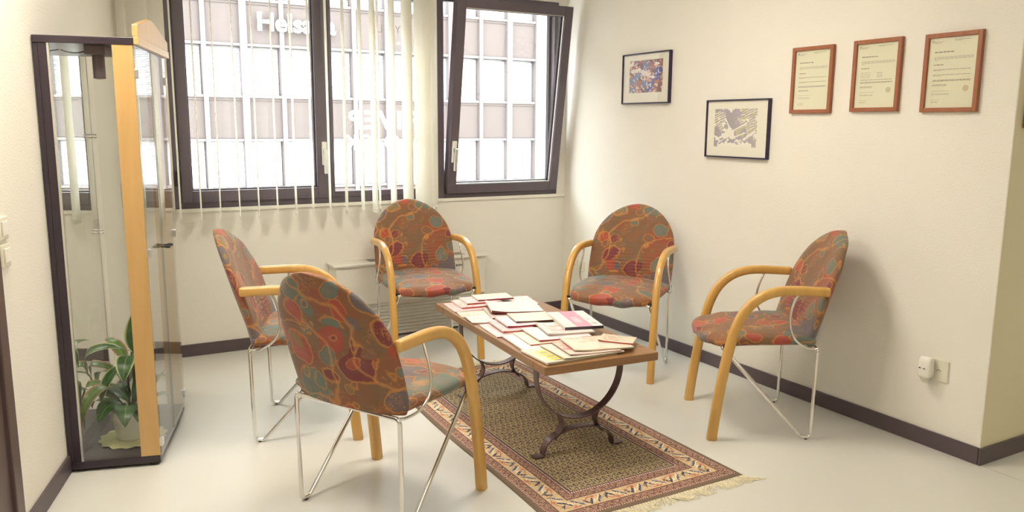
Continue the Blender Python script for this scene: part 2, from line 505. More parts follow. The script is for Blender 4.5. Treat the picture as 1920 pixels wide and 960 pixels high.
def design_grid(name, nx, ny, posfn, colors, mat, parent=None):
    """grid of (nx+1)*(ny+1) vertices, one flat colour per cell (colors: ny x nx x 3 sRGB 0..255)"""
    u, v = np.meshgrid(np.linspace(0, 1, nx + 1), np.linspace(0, 1, ny + 1))
    co = posfn(u.ravel(), v.ravel())
    idx = np.arange((nx + 1) * (ny + 1)).reshape(ny + 1, nx + 1)
    q = np.stack([idx[:-1, :-1], idx[:-1, 1:], idx[1:, 1:], idx[1:, :-1]], -1).reshape(-1, 4)
    me = bpy.data.meshes.new(name)
    me.vertices.add(len(co)); me.vertices.foreach_set('co', co.astype(np.float32).ravel())
    me.loops.add(q.size); me.loops.foreach_set('vertex_index', q.astype(np.int32).ravel())
    me.polygons.add(len(q)); me.polygons.foreach_set('loop_start', (np.arange(len(q)) * 4).astype(np.int32))
    me.update(calc_edges=True)
    c = np.asarray(colors, float).reshape(-1, 3) / 255
    lin = np.where(c <= 0.04045, c / 12.92, ((c + 0.055) / 1.055) ** 2.4)
    at = me.color_attributes.new('design', 'FLOAT_COLOR', 'CORNER')
    rgba = np.ones((len(q), 4, 4), np.float32); rgba[:, :, :3] = lin[:, None, :]
    at.data.foreach_set('color', rgba.ravel())
    me.materials.append(mat)
    o = bpy.data.objects.new(name, me)
    return link(o, parent)

def text_mesh(name, body, size, mat, parent=None, extrude=0.002, offset=0.0, align='CENTER', spacing=1.0):
    cu = bpy.data.curves.new(name, 'FONT')
    cu.body = body; cu.size = size; cu.extrude = extrude; cu.offset = offset; cu.align_x = align; cu.space_character = spacing
    tmp = bpy.data.objects.new(name + '_tmp', cu)
    COL.objects.link(tmp)
    dg = bpy.context.evaluated_depsgraph_get()
    me = bpy.data.meshes.new_from_object(tmp.evaluated_get(dg))
    me.name = name
    bpy.data.objects.remove(tmp); bpy.data.curves.remove(cu)
    me.materials.clear(); me.materials.append(mat)
    o = bpy.data.objects.new(name, me)
    return link(o, parent)

# ------------------------------------------------------------------ room shell
LA = -0.24642; LO = -2.92789
ln_ = Vector((math.cos(LA), math.sin(LA), 0))       # normal of left wall, into the room
ld_ = Vector((-math.sin(LA), math.cos(LA), 0))      # along the left wall, away from the camera
CORNER_L = Vector((-3.012, 0, 0))
HC = 2.62
WX0, WX1, WZ0, WZ1 = -2.763, -0.07, 0.912, 2.312
YE = -3.283
def st(o): return tag(o, kind='structure')
box_ = box
# floor and ceiling
st(box('floor', -6.5, 3.2, -8.0, 0.3, -0.12, 0, M['floor']))
st(box('ceiling', -6.5, 3.2, -8.0, 0.3, HC, HC + 0.15, M['ceiling']))
# back wall with the window opening
bm = bmesh.new()
bx(bm, -6.5, WX0, 0, 0.3, 0, HC); bx(bm, WX0, WX1, 0, 0.3, 0, WZ0); bx(bm, WX0, WX1, 0, 0.3, WZ1, HC); bx(bm, WX1, 0.3, 0, 0.3, 0, HC)
st(finish('wall_back', bm, M['wall']))
bm = bmesh.new(); bx(bm, 0, 0.3, YE + 0.0, 0, 0, HC)
st(finish('wall_right', bm, M['wall'], bevel=0.004))
st(box('wall_return', 0.3, 3.2, YE, YE + 0.3, 0, HC, M['wall_yellow']))
# thin skin so that the face beside the corner has the yellower paint of the passage
st(box('wall_passage', 0.0005, 0.3, YE - 0.0015, YE - 0.0002, 0, HC, M['wall_yellow']))
st(box('wall_side', 3.2, 3.4, -8.0, YE, 0, HC, M['wall_yellow']))
st(box('wall_rear', -6.5, 3.2, -8.2, -8.0, 0, HC, M['wall']))
lw = empty('wall_left', CORNER_L, -math.atan2(ld_.x, ld_.y))
lw_rot = lw.rotation_euler.z
bpy.data.objects.remove(lw)
def at_left(o):
    o.location = CORNER_L; o.rotation_euler = (0, 0, lw_rot); return o
# local frame of the left wall: +y away from camera, +x into the room, y=0 at the corner
DY0 = -2.20     # right edge of the door trim, along the wall
st(at_left(box('wall_left', -0.25, 0, -8.5, 0.35, 0, HC, M['wall'])))
# baseboards
BB = 0.0757
def bb_profile(bm, L0, L1, axis, face):
    pass
st(box('baseboard_back', -2.99, -1.86, -0.012, 0, 0, BB, M['baseboard'], bevel=0.003))
st(box('baseboard_rear', -0.76, -0.012, -0.012, 0, 0, BB, M['baseboard'], bevel=0.003))
st(box('baseboard_right', -0.012, 0, YE - 0.0, 0, 0, BB, M['baseboard'], bevel=0.003))
st(box('baseboard_passage', -0.012, 3.2, YE - 0.0135, YE - 0.0015, 0, BB, M['baseboard'], bevel=0.003))
st(at_left(box('baseboard_left', 0, 0.012, DY0, -0.02, 0, BB, M['baseboard'], bevel=0.003)))
# thin seam in the floor covering that runs on from the corner, and a few laying joints
bm = bmesh.new()
bx(bm, -0.003, 0.0, -8.0, YE - 0.02, 0.0, 0.0008)
for x in (-1.6, -3.0):
    pass
st(finish('trim_1', bm, simple('floor_joint', (0.52, 0.49, 0.42), 0.6)))

# dark door at the very left
d = empty('door_1', CORNER_L, lw_rot, kind='structure')
bm = bmesh.new()
bx(bm, 0, 0.03, DY0 - 0.07, DY0, 0, 2.1); bx(bm, 0, 0.03, DY0 - 1.04, DY0 - 0.97, 0, 2.1); bx(bm, 0, 0.03, DY0 - 1.04, DY0, 2.04, 2.11)
finish('door_frame', bm, M['door_dark'], d, bevel=0.004)
bm = bmesh.new(); bx(bm, 0.0, 0.016, DY0 - 0.97, DY0 - 0.07, 0.005, 2.04)
for zz in (0.15, 1.15): bx(bm, 0.016, 0.02, DY0 - 0.87, DY0 - 0.17, zz, zz + 0.8)
finish('door_leaf', bm, M['door_dark'], d, bevel=0.003)
bm = bmesh.new(); tube(bm, fillet([(0.016, DY0 - 0.88, 1.02), (0.07, DY0 - 0.88, 1.02), (0.07, DY0 - 0.76, 1.02)], 0.015), 0.009)
finish('door_handle', bm, M['alu'], d, smooth=True)

# ------------------------------------------------------------------ windows
FY0, FY1 = 0.0, 0.075
def frame_ring(bm, x0, x1, z0, z1, y0, y1, wl, wr=None, wb=None, wt=None):
    wr = wl if wr is None else wr; wb = wl if wb is None else wb; wt = wl if wt is None else wt
    bx(bm, x0, x0 + wl, y0, y1, z0, z1); bx(bm, x1 - wr, x1, y0, y1, z0, z1)
    bx(bm, x0 + wl, x1 - wr, y0, y1, z0, z0 + wb); bx(bm, x0 + wl, x1 - wr, y0, y1, z1 - wt, z1)
def handle(parent, x, y, z, tilt=None):
    bm = bmesh.new()
    bx(bm, x - 0.016, x + 0.016, y - 0.014, y, z - 0.075, z + 0.075)
    finish('handle_plate', bm, M['white_plastic'], parent, bevel=0.004)
    bm = bmesh.new()
    bx(bm, x - 0.012, x + 0.012, y - 0.045, y - 0.01, z + 0.0, z + 0.028)
    bx(bm, x - 0.012, x + 0.014, y - 0.048, y - 0.028, z - 0.13, z + 0.028)
    finish('window_handle', bm, M['alu'], parent, bevel=0.005)
w1 = empty('window_1', (0, 0, 0), kind='structure')
bm = bmesh.new()
frame_ring(bm, WX0, -1.06, WZ0, WZ1, 0.012, 0.085, 0.048, 0.04, 0.04, 0.04)
bx(bm, -1.842, -1.800, 0.012, 0.085, WZ0 + 0.04, WZ1 - 0.04)
finish('window_frame', bm, M['dark_frame'], w1, bevel=0.003)
s1 = empty('sash', (0, 0, 0)); s1.parent = w1
bpy.data.objects.remove(s1)
bm = bmesh.new(); frame_ring(bm, -2.722, -1.832, 0.948, 2.285, -0.004, 0.070, 0.060, 0.070, 0.070, 0.070)
sash1 = finish('sash', bm, M['dark_frame'], w1, bevel=0.004)
bm = bmesh.new(); frame_ring(bm, -2.662, -1.902, 1.018, 2.215, 0.020, 0.050, 0.008)
finish('glazing_bead', bm, M['dark_frame2'], sash1)
bm = bmesh.new(); bx(bm, -2.662, -1.902, 0.032, 0.040, 1.018, 2.215); finish('glass_pane', bm, M['glass'], sash1)
handle(sash1, -1.853, -0.004, 1.235)
bm = bmesh.new(); frame_ring(bm, -1.806, -1.095, 0.948, 2.285, 0.004, 0.07, 0.022, 0.05, 0.04, 0.05)
sash2 = finish('sash', bm, M['dark_frame'], w1, bevel=0.003)
bm = bmesh.new(); bx(bm, -1.784, -1.145, 0.032, 0.040, 0.988, 2.235); pane2 = finish('glass_pane', bm, M['glass'], sash2)
for zz in (1.05, 2.12):
    bm = bmesh.new(); bx(bm, -2.752, -2.730, -0.016, 0.012, zz, zz + 0.09); finish('hinge', bm, M['dark_frame2'], w1, bevel=0.003)
# lettering stuck on the outside of the fixed pane: reads right way round from the street
def decal(txt, size, x, z, offset=0.0, mat='film', spacing=1.0):
    o = text_mesh('window_lettering', txt, size, M[mat], w1, 0.0006, offset, 'CENTER', spacing)
    o.location = (x, 0.0415, z); o.rotation_euler = (R(90), 0, R(180))
    o['label'] = 'pale letters stuck on the pane'
    return o
decal('RIVER', 0.165, -1.43, 1.395, 0.006, spacing=1.28)
decal('CK', 0.14, -1.60, 1.255, 0.004, spacing=1.2)
decal('O', 0.14, -1.37, 1.255, 0.004)
decal('YLLY', 0.075, -1.41, 2.02, -0.0015, 'grey_text', 1.6)

w2 = empty('window_2', (0, 0, 0), kind='structure')
bm = bmesh.new()
frame_ring(bm, -1.05, WX1, WZ0, WZ1, 0.005, 0.085, 0.050, 0.035, 0.030, 0.035)
finish('window_frame', bm, M['dark_frame'], w2, bevel=0.003)
bm = bmesh.new()
frame_ring(bm, -1.00, -0.105, WZ0 + 0.03, WZ1 - 0.035, 0.050, 0.085, 0.018)
finish('rebate', bm, M['dark_frame2'], w2)
TILT = R(8.4)
sw = bmesh.new()
frame_ring(sw, -0.9925, -0.085, 0.0, 1.325, -0.010, 0.062, 0.066, 0.066, 0.068, 0.066)
sash3 = finish('sash', sw, M['dark_frame'], w2, bevel=0.004)
sash3.location = (0, -0.012, 0.944); sash3.rotation_euler = (TILT, 0, 0)
bm = bmesh.new(); frame_ring(bm, -0.9265, -0.151, 0.068, 1.259, 0.03, 0.056, 0.008); finish('gasket', bm, M['dark_frame2'], sash3)
bm = bmesh.new(); frame_ring(bm, -0.9265, -0.151, 0.068, 1.259, 0.0, 0.012, 0.004); finish('glazing_bead', bm, M['alu'], sash3)
bm = bmesh.new(); bx(bm, -0.9265, -0.151, 0.02, 0.028, 0.068, 1.259); finish('glass_pane', bm, M['glass'], sash3)
handle(sash3, -0.960, -0.010, 0.30)
bm = bmesh.new(); tube(bm, [(-0.118, 0.05, 2.22), (-0.118, -0.03, 2.225), (-0.118, -0.15, 2.215)], 0.005); finish('tilt_stay', bm, M['alu'], w2, smooth=True)
# divider post between the windows and a slim plaster sill
st(box('trim_2', -1.06, -1.05, 0.0, 0.09, WZ0, WZ1, simple('divider_pale', (0.62, 0.60, 0.56), 0.5)))
st(box('trim_3', WX0 - 0.0, -0.002, -0.014, 0.012, WZ0 - 0.022, WZ0, M['wall'], bevel=0.003))

# ------------------------------------------------------------------ vertical blind
vb = empty('vertical_blind', (0, -0.10, 0), label='long white vertical blind with slats turned open hanging over the left window', cat='blind')
bm = bmesh.new(); bx(bm, -2.99, -1.02, -0.02, 0.02, 2.52, HC); finish('head_rail', bm, M['white_plastic'], vb, bevel=0.003)
def slat(x, ang, w=0.122, z0=0.868, z1=2.52):
    bm = bmesh.new()
    nseg = 6
    prof = []
    for i in range(nseg + 1):
        t = -w / 2 + w * i / nseg
        prof.append((t, 0.006 * (1 - (2 * t / w) ** 2)))
    c, s_ = math.cos(ang), math.sin(ang)
    def P(t, b, off): return (c * b + s_ * t + off * c, c * t - s_ * b - off * s_)
    A = []
    for z in (z0, z1):
        A.append([bm.verts.new((x + P(t, b, -0.0006)[0], P(t, b, -0.0006)[1], z)) for t, b in prof])
        A.append([bm.verts.new((x + P(t, b, 0.0006)[0], P(t, b, 0.0006)[1], z)) for t, b in prof])
    a0, a1, b0, b1 = A
    for i in range(nseg):
        bm.faces.new((a0[i], a0[i + 1], b0[i + 1], b0[i])); bm.faces.new((a1[i], b1[i], b1[i + 1], a1[i + 1]))
        bm.faces.new((a0[i], a1[i], a1[i + 1], a0[i + 1])); bm.faces.new((b0[i], b0[i + 1], b1[i + 1], b1[i]))
    bm.faces.new((a0[0], b0[0], b1[0], a1[0])); bm.faces.new((a0[-1], a1[-1], b1[-1], b0[-1]))
    o = finish('slat', bm, M['slat'], vb, smooth=False)
    # bottom weight tucked in a hem
    bm = bmesh.new()
    q = [P(t, b, 0) for t, b in ((-w / 2, 0), (w / 2, 0))]
    mt = Matrix.Translation((x, 0, z0)) @ Matrix.Rotation(-ang, 4, 'Z')
    bx(bm, -0.0022, 0.0022, -w / 2 + 0.006, w / 2 - 0.006, -0.022, 0.006, mtx=mt)
    finish('weight', bm, M['white_plastic'], o, bevel=0.001)
    return o
SL = [-2.97, -2.86, -2.748, -2.634, -2.525, -2.413, -2.299, -2.186, -2.070, -1.962, -1.851, -1.742]
for i, x in enumerate(SL): slat(x, R(9.5 + 0.5 * math.sin(i * 2.1)))
for x, a in ((-1.632, 8), (-1.548, 2), (-1.515, 14), (-1.418, 2), (-1.318, -8), (-1.30, 0), (-1.205, -38), (-1.165, -22), (-1.135, -10)):
    slat(x, R(a))

# ------------------------------------------------------------------ facade across the street
FB = 12.0
fb = empty('office_building', (0, FB, -4), label='pale office block across the street with white blinds and pinkish panels', cat='building')
bm = bmesh.new()
bx(bm, -30, 34, 0.25, 6, 0, 14); finish('facade_wall', bm, M['fac_frame'], fb)
PX, X0F, NC = 0.769, -4.30, 19
ROWS = [(-1.84, -0.81), (0.09, 1.09), (1.97, 3.0), (3.88, 4.91)]
PROWS = [(-0.81, 0.09), (1.09, 1.97), (3.0, 3.88), (4.91, 5.8)]
bm = bmesh.new()
for i in range(NC + 1):
    x = X0F + i * PX - 0.30 + 0.0
    wdt = 0.045 if i % 2 else 0.07
    bx(bm, x - wdt, x + wdt, -0.06, 0.25, 1.9, 10.0)
for z in (-1.84, -0.81, 0.09, 1.09, 1.97, 3.0, 3.88, 4.91, 5.8):
    bx(bm, X0F - 0.4, X0F + NC * PX - 0.2, -0.03, 0.25, z + 4 - 0.028, z + 4 + 0.028)
finish('mullion_grid', bm, M['fac_frame'], fb)
pb = bmesh.new(); bx(pb, 0.05, PX - 0.05, 0.02, 0.10, 0.035, 0.86); bx(pb, 0.05, PX - 0.05, 0.0, 0.02, 0.80, 0.85)
pan0 = finish('facade_panel', pb, M['fac_panel'], fb)
wb = bmesh.new()
bx(wb, 0.05, PX - 0.05, 0.16, 0.24, 0.03, 1.0, mat=1)
for k in range(26):
    z = 0.05 + k * 0.036
    mt = Matrix.Translation((0, 0.11, z)) @ Matrix.Rotation(R(42), 4, 'X')
    bx(wb, 0.07, PX - 0.07, -0.022, 0.022, -0.0015, 0.0015, mat=0, mtx=mt)
win0 = finish('facade_window', wb, [M['fac_blind'], M['fac_glass']], fb)
first = True
for r in range(4):
    for i in range(NC):
        x = X0F + i * PX - 0.30
        o = win0 if (r == 0 and i == 0) else win0.copy()
        p_ = pan0 if (r == 0 and i == 0) else pan0.copy()
        if not (r == 0 and i == 0):
            link(o, fb); link(p_, fb)
        o.location = (x, 0, ROWS[r][0] + 4); p_.location = (x, 0, PROWS[r][0] + 4)
sg = text_mesh('sign_lettering', 'Helsana', 0.50, M['fac_sign'], fb, 0.03, 0.012, 'LEFT', 1.03)
sg.location = (0.27, -0.10, 7.30); sg.rotation_euler = (R(90), 0, 0)
sg['label'] = 'white raised lettering on the panels'
st(box('floor_street', -30, 34, 0.5, FB + 0.2, -4.2, -4.0, M['street']))

# ------------------------------------------------------------------ fan coil radiator under the window
rad = empty('radiator', (-1.30, 0, 0), label='long cream radiator cabinet with louvred lower front under the window', cat='radiator')
rx0, rx1, ry = -0.545, 0.535, -0.165
bm = bmesh.new(); bx(bm, rx0, rx1, ry, -0.002, 0.245, 0.508); bx(bm, rx0, rx0 + 0.012, ry, -0.002, 0.012, 0.245); bx(bm, rx1 - 0.012, rx1, ry, -0.002, 0.012, 0.245)
bx(bm, rx0 + 0.012, rx1 - 0.012, ry + 0.022, -0.002, 0.012, 0.245)
finish('casing', bm, M['radiator'], rad, bevel=0.004)
bm = bmesh.new(); bx(bm, rx0 - 0.02, rx1 + 0.04, ry - 0.02, -0.001, 0.508, 0.522); finish('top_cover', bm, M['radiator'], rad, bevel=0.004)
bm = bmesh.new()
for k in range(10):
    mt = Matrix.Translation((0, ry + 0.014, 0.030 + k * 0.0225)) @ Matrix.Rotation(R(58), 4, 'X')
    bx(bm, rx0 + 0.012, rx1 - 0.012, -0.009, 0.012, -0.002, 0.002, mtx=mt)
finish('louvre_grille', bm, M['radiator'], rad)
for a, b in ((-0.30, 0.08), (0.14, 0.40)):
    bm = bmesh.new(); bx(bm, a, b, ry + 0.045, -0.025, 0.5215, 0.5225)
    for k in range(5): bx(bm, a + 0.004, b - 0.004, ry + 0.05 + k * 0.018, ry + 0.056 + k * 0.018, 0.5225, 0.5265)
    finish('top_vent', bm, M['radiator_grille'], rad)
bm = bmesh.new(); bx(bm, rx0 + 0.01, rx1 - 0.01, ry + 0.05, -0.01, 0.0, 0.012); finish('plinth', bm, M['black'], rad)
lg = text_mesh('maker_badge', '\u25aa acson', 0.026, M['logo_black'], rad, 0.0004, 0.0006, 'LEFT')
lg.location = (0.283, ry - 0.0006, 0.452); lg.rotation_euler = (R(90), 0, 0)

# ------------------------------------------------------------------ sockets, switch
def socket(name, y, z, label, cat, rx=0.0, w=0.075, h=0.075):
    t = empty(name, (0, y, z), label=label, cat=cat)
    bm = bmesh.new(); bx(bm, -0.009, 0.0, -w / 2, w / 2, -h / 2, h / 2); finish('faceplate', bm, M['cream_plastic'], t, bevel=0.003)
    bm = bmesh.new()
    for yy in (-0.008, 0.0, 0.008):
        bx(bm, -0.0095, -0.008, yy - 0.0018, yy + 0.0018, -0.003 + (0.004 if yy == 0 else 0), 0.001 + (0.004 if yy == 0 else 0))
    finish('socket_hole', bm, M['black_plastic'], t)
    return t
socket('wall_socket', -0.262, 0.385, 'small cream wall socket nearest the room corner, seen behind a chair arm', 'socket')
socket('wall_socket', -0.175, 0.385, 'cream wall socket at the corner, half hidden by the curved chair arm', 'socket', w=0.06)
ps = socket('wall_socket', -3.075, 0.362, 'cream wall socket with a plugged-in air freshener near the wall end', 'socket', w=0.085, h=0.10)
af = empty('air_freshener', (-0.011, -3.035, 0.362), label='white plug-in air freshener on the right wall socket', cat='air freshener')
bm = bmesh.new()
sweep(bm, [(-0.030, 0, -0.022), (-0.031, 0, 0.0), (-0.031, 0, 0.030), (-0.028, 0, 0.044)], 0.033, 0.026, (0, 1, 0), nseg=20, expo=3, taper=lambda t: 1.0 - 0.10 * t * t)
finish('housing', bm, M['white_plastic'], af, smooth=True)
bm = bmesh.new()
sweep(bm, [(-0.030, 0, -0.0235), (-0.029, 0, -0.036), (-0.028, 0, -0.046)], 0.030, 0.023, (0, 1, 0), nseg=20, expo=2.4, taper=lambda t: 1.0 - 0.35 * t)
finish('scent_reservoir', bm, simple('reservoir_plastic', (0.70, 0.66, 0.52), 0.15), af, smooth=True)
bm = bmesh.new(); bx(bm, -0.0585, -0.056, 0.008, 0.016, 0.006, 0.010); bx(bm, -0.0585, -0.056, -0.014, -0.004, 0.006, 0.009); finish('indicator', bm, M['black_plastic'], af)
ls = empty('light_switch', CORNER_L, lw_rot, label='cream double light switch on the left wall beside the dark door', cat='switch')
for zz in (0.985, 1.075):
    bm = bmesh.new(); bx(bm, 0, 0.010, -2.125, -2.045, zz - 0.038, zz + 0.038); finish('faceplate', bm, M['cream_plastic'], ls, bevel=0.003)
    bm = bmesh.new(); bx(bm, 0.010, 0.015, -2.110, -2.06, zz - 0.024, zz + 0.024); finish('rocker', bm, M['white_plastic'], ls, bevel=0.002)
wp = empty('wall_plate', CORNER_L, lw_rot, label='blank cream plate on the left wall behind the glass cabinet', cat='wall plate')
bm = bmesh.new(); bx(bm, 0, 0.012, -0.19, -0.10, 0.955, 1.085); finish('cover_plate', bm, M['cream_plastic'], wp, bevel=0.004)
bm = bmesh.new(); tube(bm, [(0.006, -0.145, 1.085), (0.006, -0.145, 1.16)], 0.006); finish('cable', bm, M['cream_plastic'], wp, smooth=True)

# ------------------------------------------------------------------ pictures on the right wall
def frame_bars(bm, y0, y1, z0, z1, fw_, dep):
    # in the wall x=0 plane, sticking out to -dep
    bx(bm, -dep, 0, y0, y0 + fw_, z0, z1); bx(bm, -dep, 0, y1 - fw_, y1, z0, z1)
    bx(bm, -dep, 0, y0 + fw_, y1 - fw_, z0, z0 + fw_); bx(bm, -dep, 0, y0 + fw_, y1 - fw_, z1 - fw_, z1)

def rot_noise(nx, ny, sx, sy, seed):
    rng = np.random.RandomState(seed)
    g = rng.rand(sy + 2, sx + 2)
    u = np.linspace(0, sx, nx); v = np.linspace(0, sy, ny)
    ui = u.astype(int); vi = v.astype(int); fu = u - ui; fv = v - vi
    fu = fu * fu * (3 - 2 * fu); fv = fv * fv * (3 - 2 * fv)
    a = g[vi][:, ui]; b = g[vi][:, ui + 1]; c = g[vi + 1][:, ui]; d_ = g[vi + 1][:, ui + 1]
    return (a * (1 - fu) + b * fu) * (1 - fv)[:, None] + (c * (1 - fu) + d_ * fu) * fv[:, None]

def art_streaks():
    nx, ny = 150, 110
    X, Y = np.meshgrid(np.arange(nx) / nx, np.arange(ny) / ny)
    n1 = rot_noise(nx, ny, 6, 5, 3); n2 = rot_noise(nx, ny, 20, 16, 4); n3 = rot_noise(nx, ny, 9, 7, 9)
    base = np.zeros((ny, nx, 3)); base[:] = (168, 160, 176)
    grad = np.sin(X * 18 + n1 * 2) * 0.5 + 0.5
    base += ((np.array((150, 142, 138)) - base) * (grad * 0.7 * (1 - X))[..., None])
    cream = np.array((228, 224, 190)); olive = np.array((190, 186, 146)); white = np.array((236, 234, 220))
    dg = (Y - 0.55 * X)
    st_ = np.sin((dg + 0.03 * n2) * 95) > 0.1
    zone = ((n1 > 0.55) & (Y > 0.25)) | ((X > 0.55) & (Y > 0.55) & (n3 > 0.45))
    base[st_ & zone] = cream
    big = (n3 * 0.6 + n2 * 0.4 > 0.62) & ((X + Y) % 0.9 > 0.25)
    base[big] = white
    base[(n2 > 0.70) & (X > 0.5)] = olive
    rag = Y < 0.05 + 0.10 * n2
    base[rag & (X > 0.08) & (X < 0.9)] = white
    for (x0, y0, x1, y1, w) in ((0.05, 0.18, 0.75, 0.60, 0.02), (0.25, 0.75, 0.50, 0.22, 0.014), (0.1, 0.1, 0.4, 0.3, 0.012), (0.42, 0.22, 0.72, 0.36, 0.018), (0.72, 0.2, 0.95, 0.4, 0.03)):
        t = np.clip(((X - x0) * (x1 - x0) + (Y - y0) * (y1 - y0)) / ((x1 - x0) ** 2 + (y1 - y0) ** 2), 0, 1)
        dd = np.hypot(X - x0 - t * (x1 - x0), Y - y0 - t * (y1 - y0)) + 0.02 * (n2 - 0.5)
        base[dd < w] = white
    return nx, ny, base
def art_blue():
    nx, ny = 130, 120
    X, Y = np.meshgrid(np.arange(nx) / nx, np.arange(ny) / ny)
    n1 = rot_noise(nx, ny, 7, 7, 13); n2 = rot_noise(nx, ny, 26, 22, 14); n3 = rot_noise(nx, ny, 5, 30, 15)
    base = np.zeros((ny, nx, 3)); base[:] = (142, 98, 100)
    base[(n3 > 0.62)] = (176, 118, 106)
    base[(n1 > 0.66)] = (118, 76, 84)
    blue = np.array((104, 132, 178)); blue2 = np.array((74, 92, 168)); white = np.array((232, 224, 214)); pink = np.array((214, 160, 140))
    def blobl(x0, y0, x1, y1, w, c):
        t = np.clip(((X - x0) * (x1 - x0) + (Y - y0) * (y1 - y0)) / ((x1 - x0) ** 2 + (y1 - y0) ** 2 + 1e-9), 0, 1)
        dd = np.hypot(X - x0 - t * (x1 - x0), Y - y0 - t * (y1 - y0)) + 0.09 * (n2 - 0.5)
        base[dd < w] = c
    blobl(0.08, 0.32, 0.34, 0.62, 0.075, blue); blobl(0.47, 0.72, 0.50, 0.88, 0.07, blue)
    blobl(0.80, 0.45, 0.88, 0.66, 0.09, blue2); blobl(0.60, 0.10, 0.66, 0.34, 0.07, blue2); blobl(0.45, 0.25, 0.5, 0.4, 0.06, blue)
    blobl(0.08, 0.05, 0.1, 0.12, 0.06, blue)
    blobl(0.42, 0.62, 0.56, 0.55, 0.075, white); blobl(0.10, 0.66, 0.30, 0.70, 0.05, white); blobl(0.0, 0.85, 0.10, 0.92, 0.05, white)
    blobl(0.58, 0.50, 0.72, 0.46, 0.04, white); blobl(0.78, 0.84, 0.84, 0.86, 0.04, white); blobl(0.54, 0.42, 0.62, 0.36, 0.04, pink)
    rows = (np.sin(Y * 110) > 0.55) & (X > 0.15) & (X < 0.35) & (Y < 0.4)
    base[rows] = pink
    rag = (n2 > 0.62) & (Y < 0.26)
    base[rag] = (226, 214, 204)
    base[(np.abs(Y - 0.76) < 0.008) & (X > 0.5)] = pink
    base[(n2 > 0.74)] = (220, 200, 190)
    return nx, ny, base

def picture(y0, y1, z0, z1, art, label, art_rect):
    t = empty('framed_picture', (0, (y0 + y1) / 2, (z0 + z1) / 2), label=label, cat='picture', group=None)
    w, h = (y1 - y0) / 2, (z1 - z0) / 2
    bm = bmesh.new(); frame_bars(bm, -w, w, -h, h, 0.008, 0.024); finish('frame', bm, M['frame_black'], t, bevel=0.001)
    bm = bmesh.new(); bx(bm, -0.014, -0.002, -w + 0.008, w - 0.008, -h + 0.008, h - 0.008); finish('mat_board', bm, M['mat_board'], t)
    nx, ny, c = art
    aw, ah, oy, oz = art_rect
    # image left is the side away from the camera (+y)
    pos = lambda u, v: np.stack([np.full_like(u, -0.0146), oy + aw / 2 - u * aw, oz - ah / 2 + v * ah], -1)
    design_grid('print', nx, ny, pos, c, M['print'], t)
    bm = bmesh.new(); bx(bm, -0.0185, -0.0170, -w + 0.008, w - 0.008, -h + 0.008, h - 0.008); finish('glass', bm, M['pic_glass'], t)
    return t
picture(-1.198, -0.718, 1.566, 1.888, art_blue(), 'black framed abstract print in brown and blue, the upper one nearest the window', (0.335, 0.205, 0.0, 0.012))
picture(-2.018, -1.54, 1.248, 1.574, art_streaks(), 'black framed abstract print in grey and cream, hung lowest on the wall', (0.325, 0.212, 0.01, 0.005))

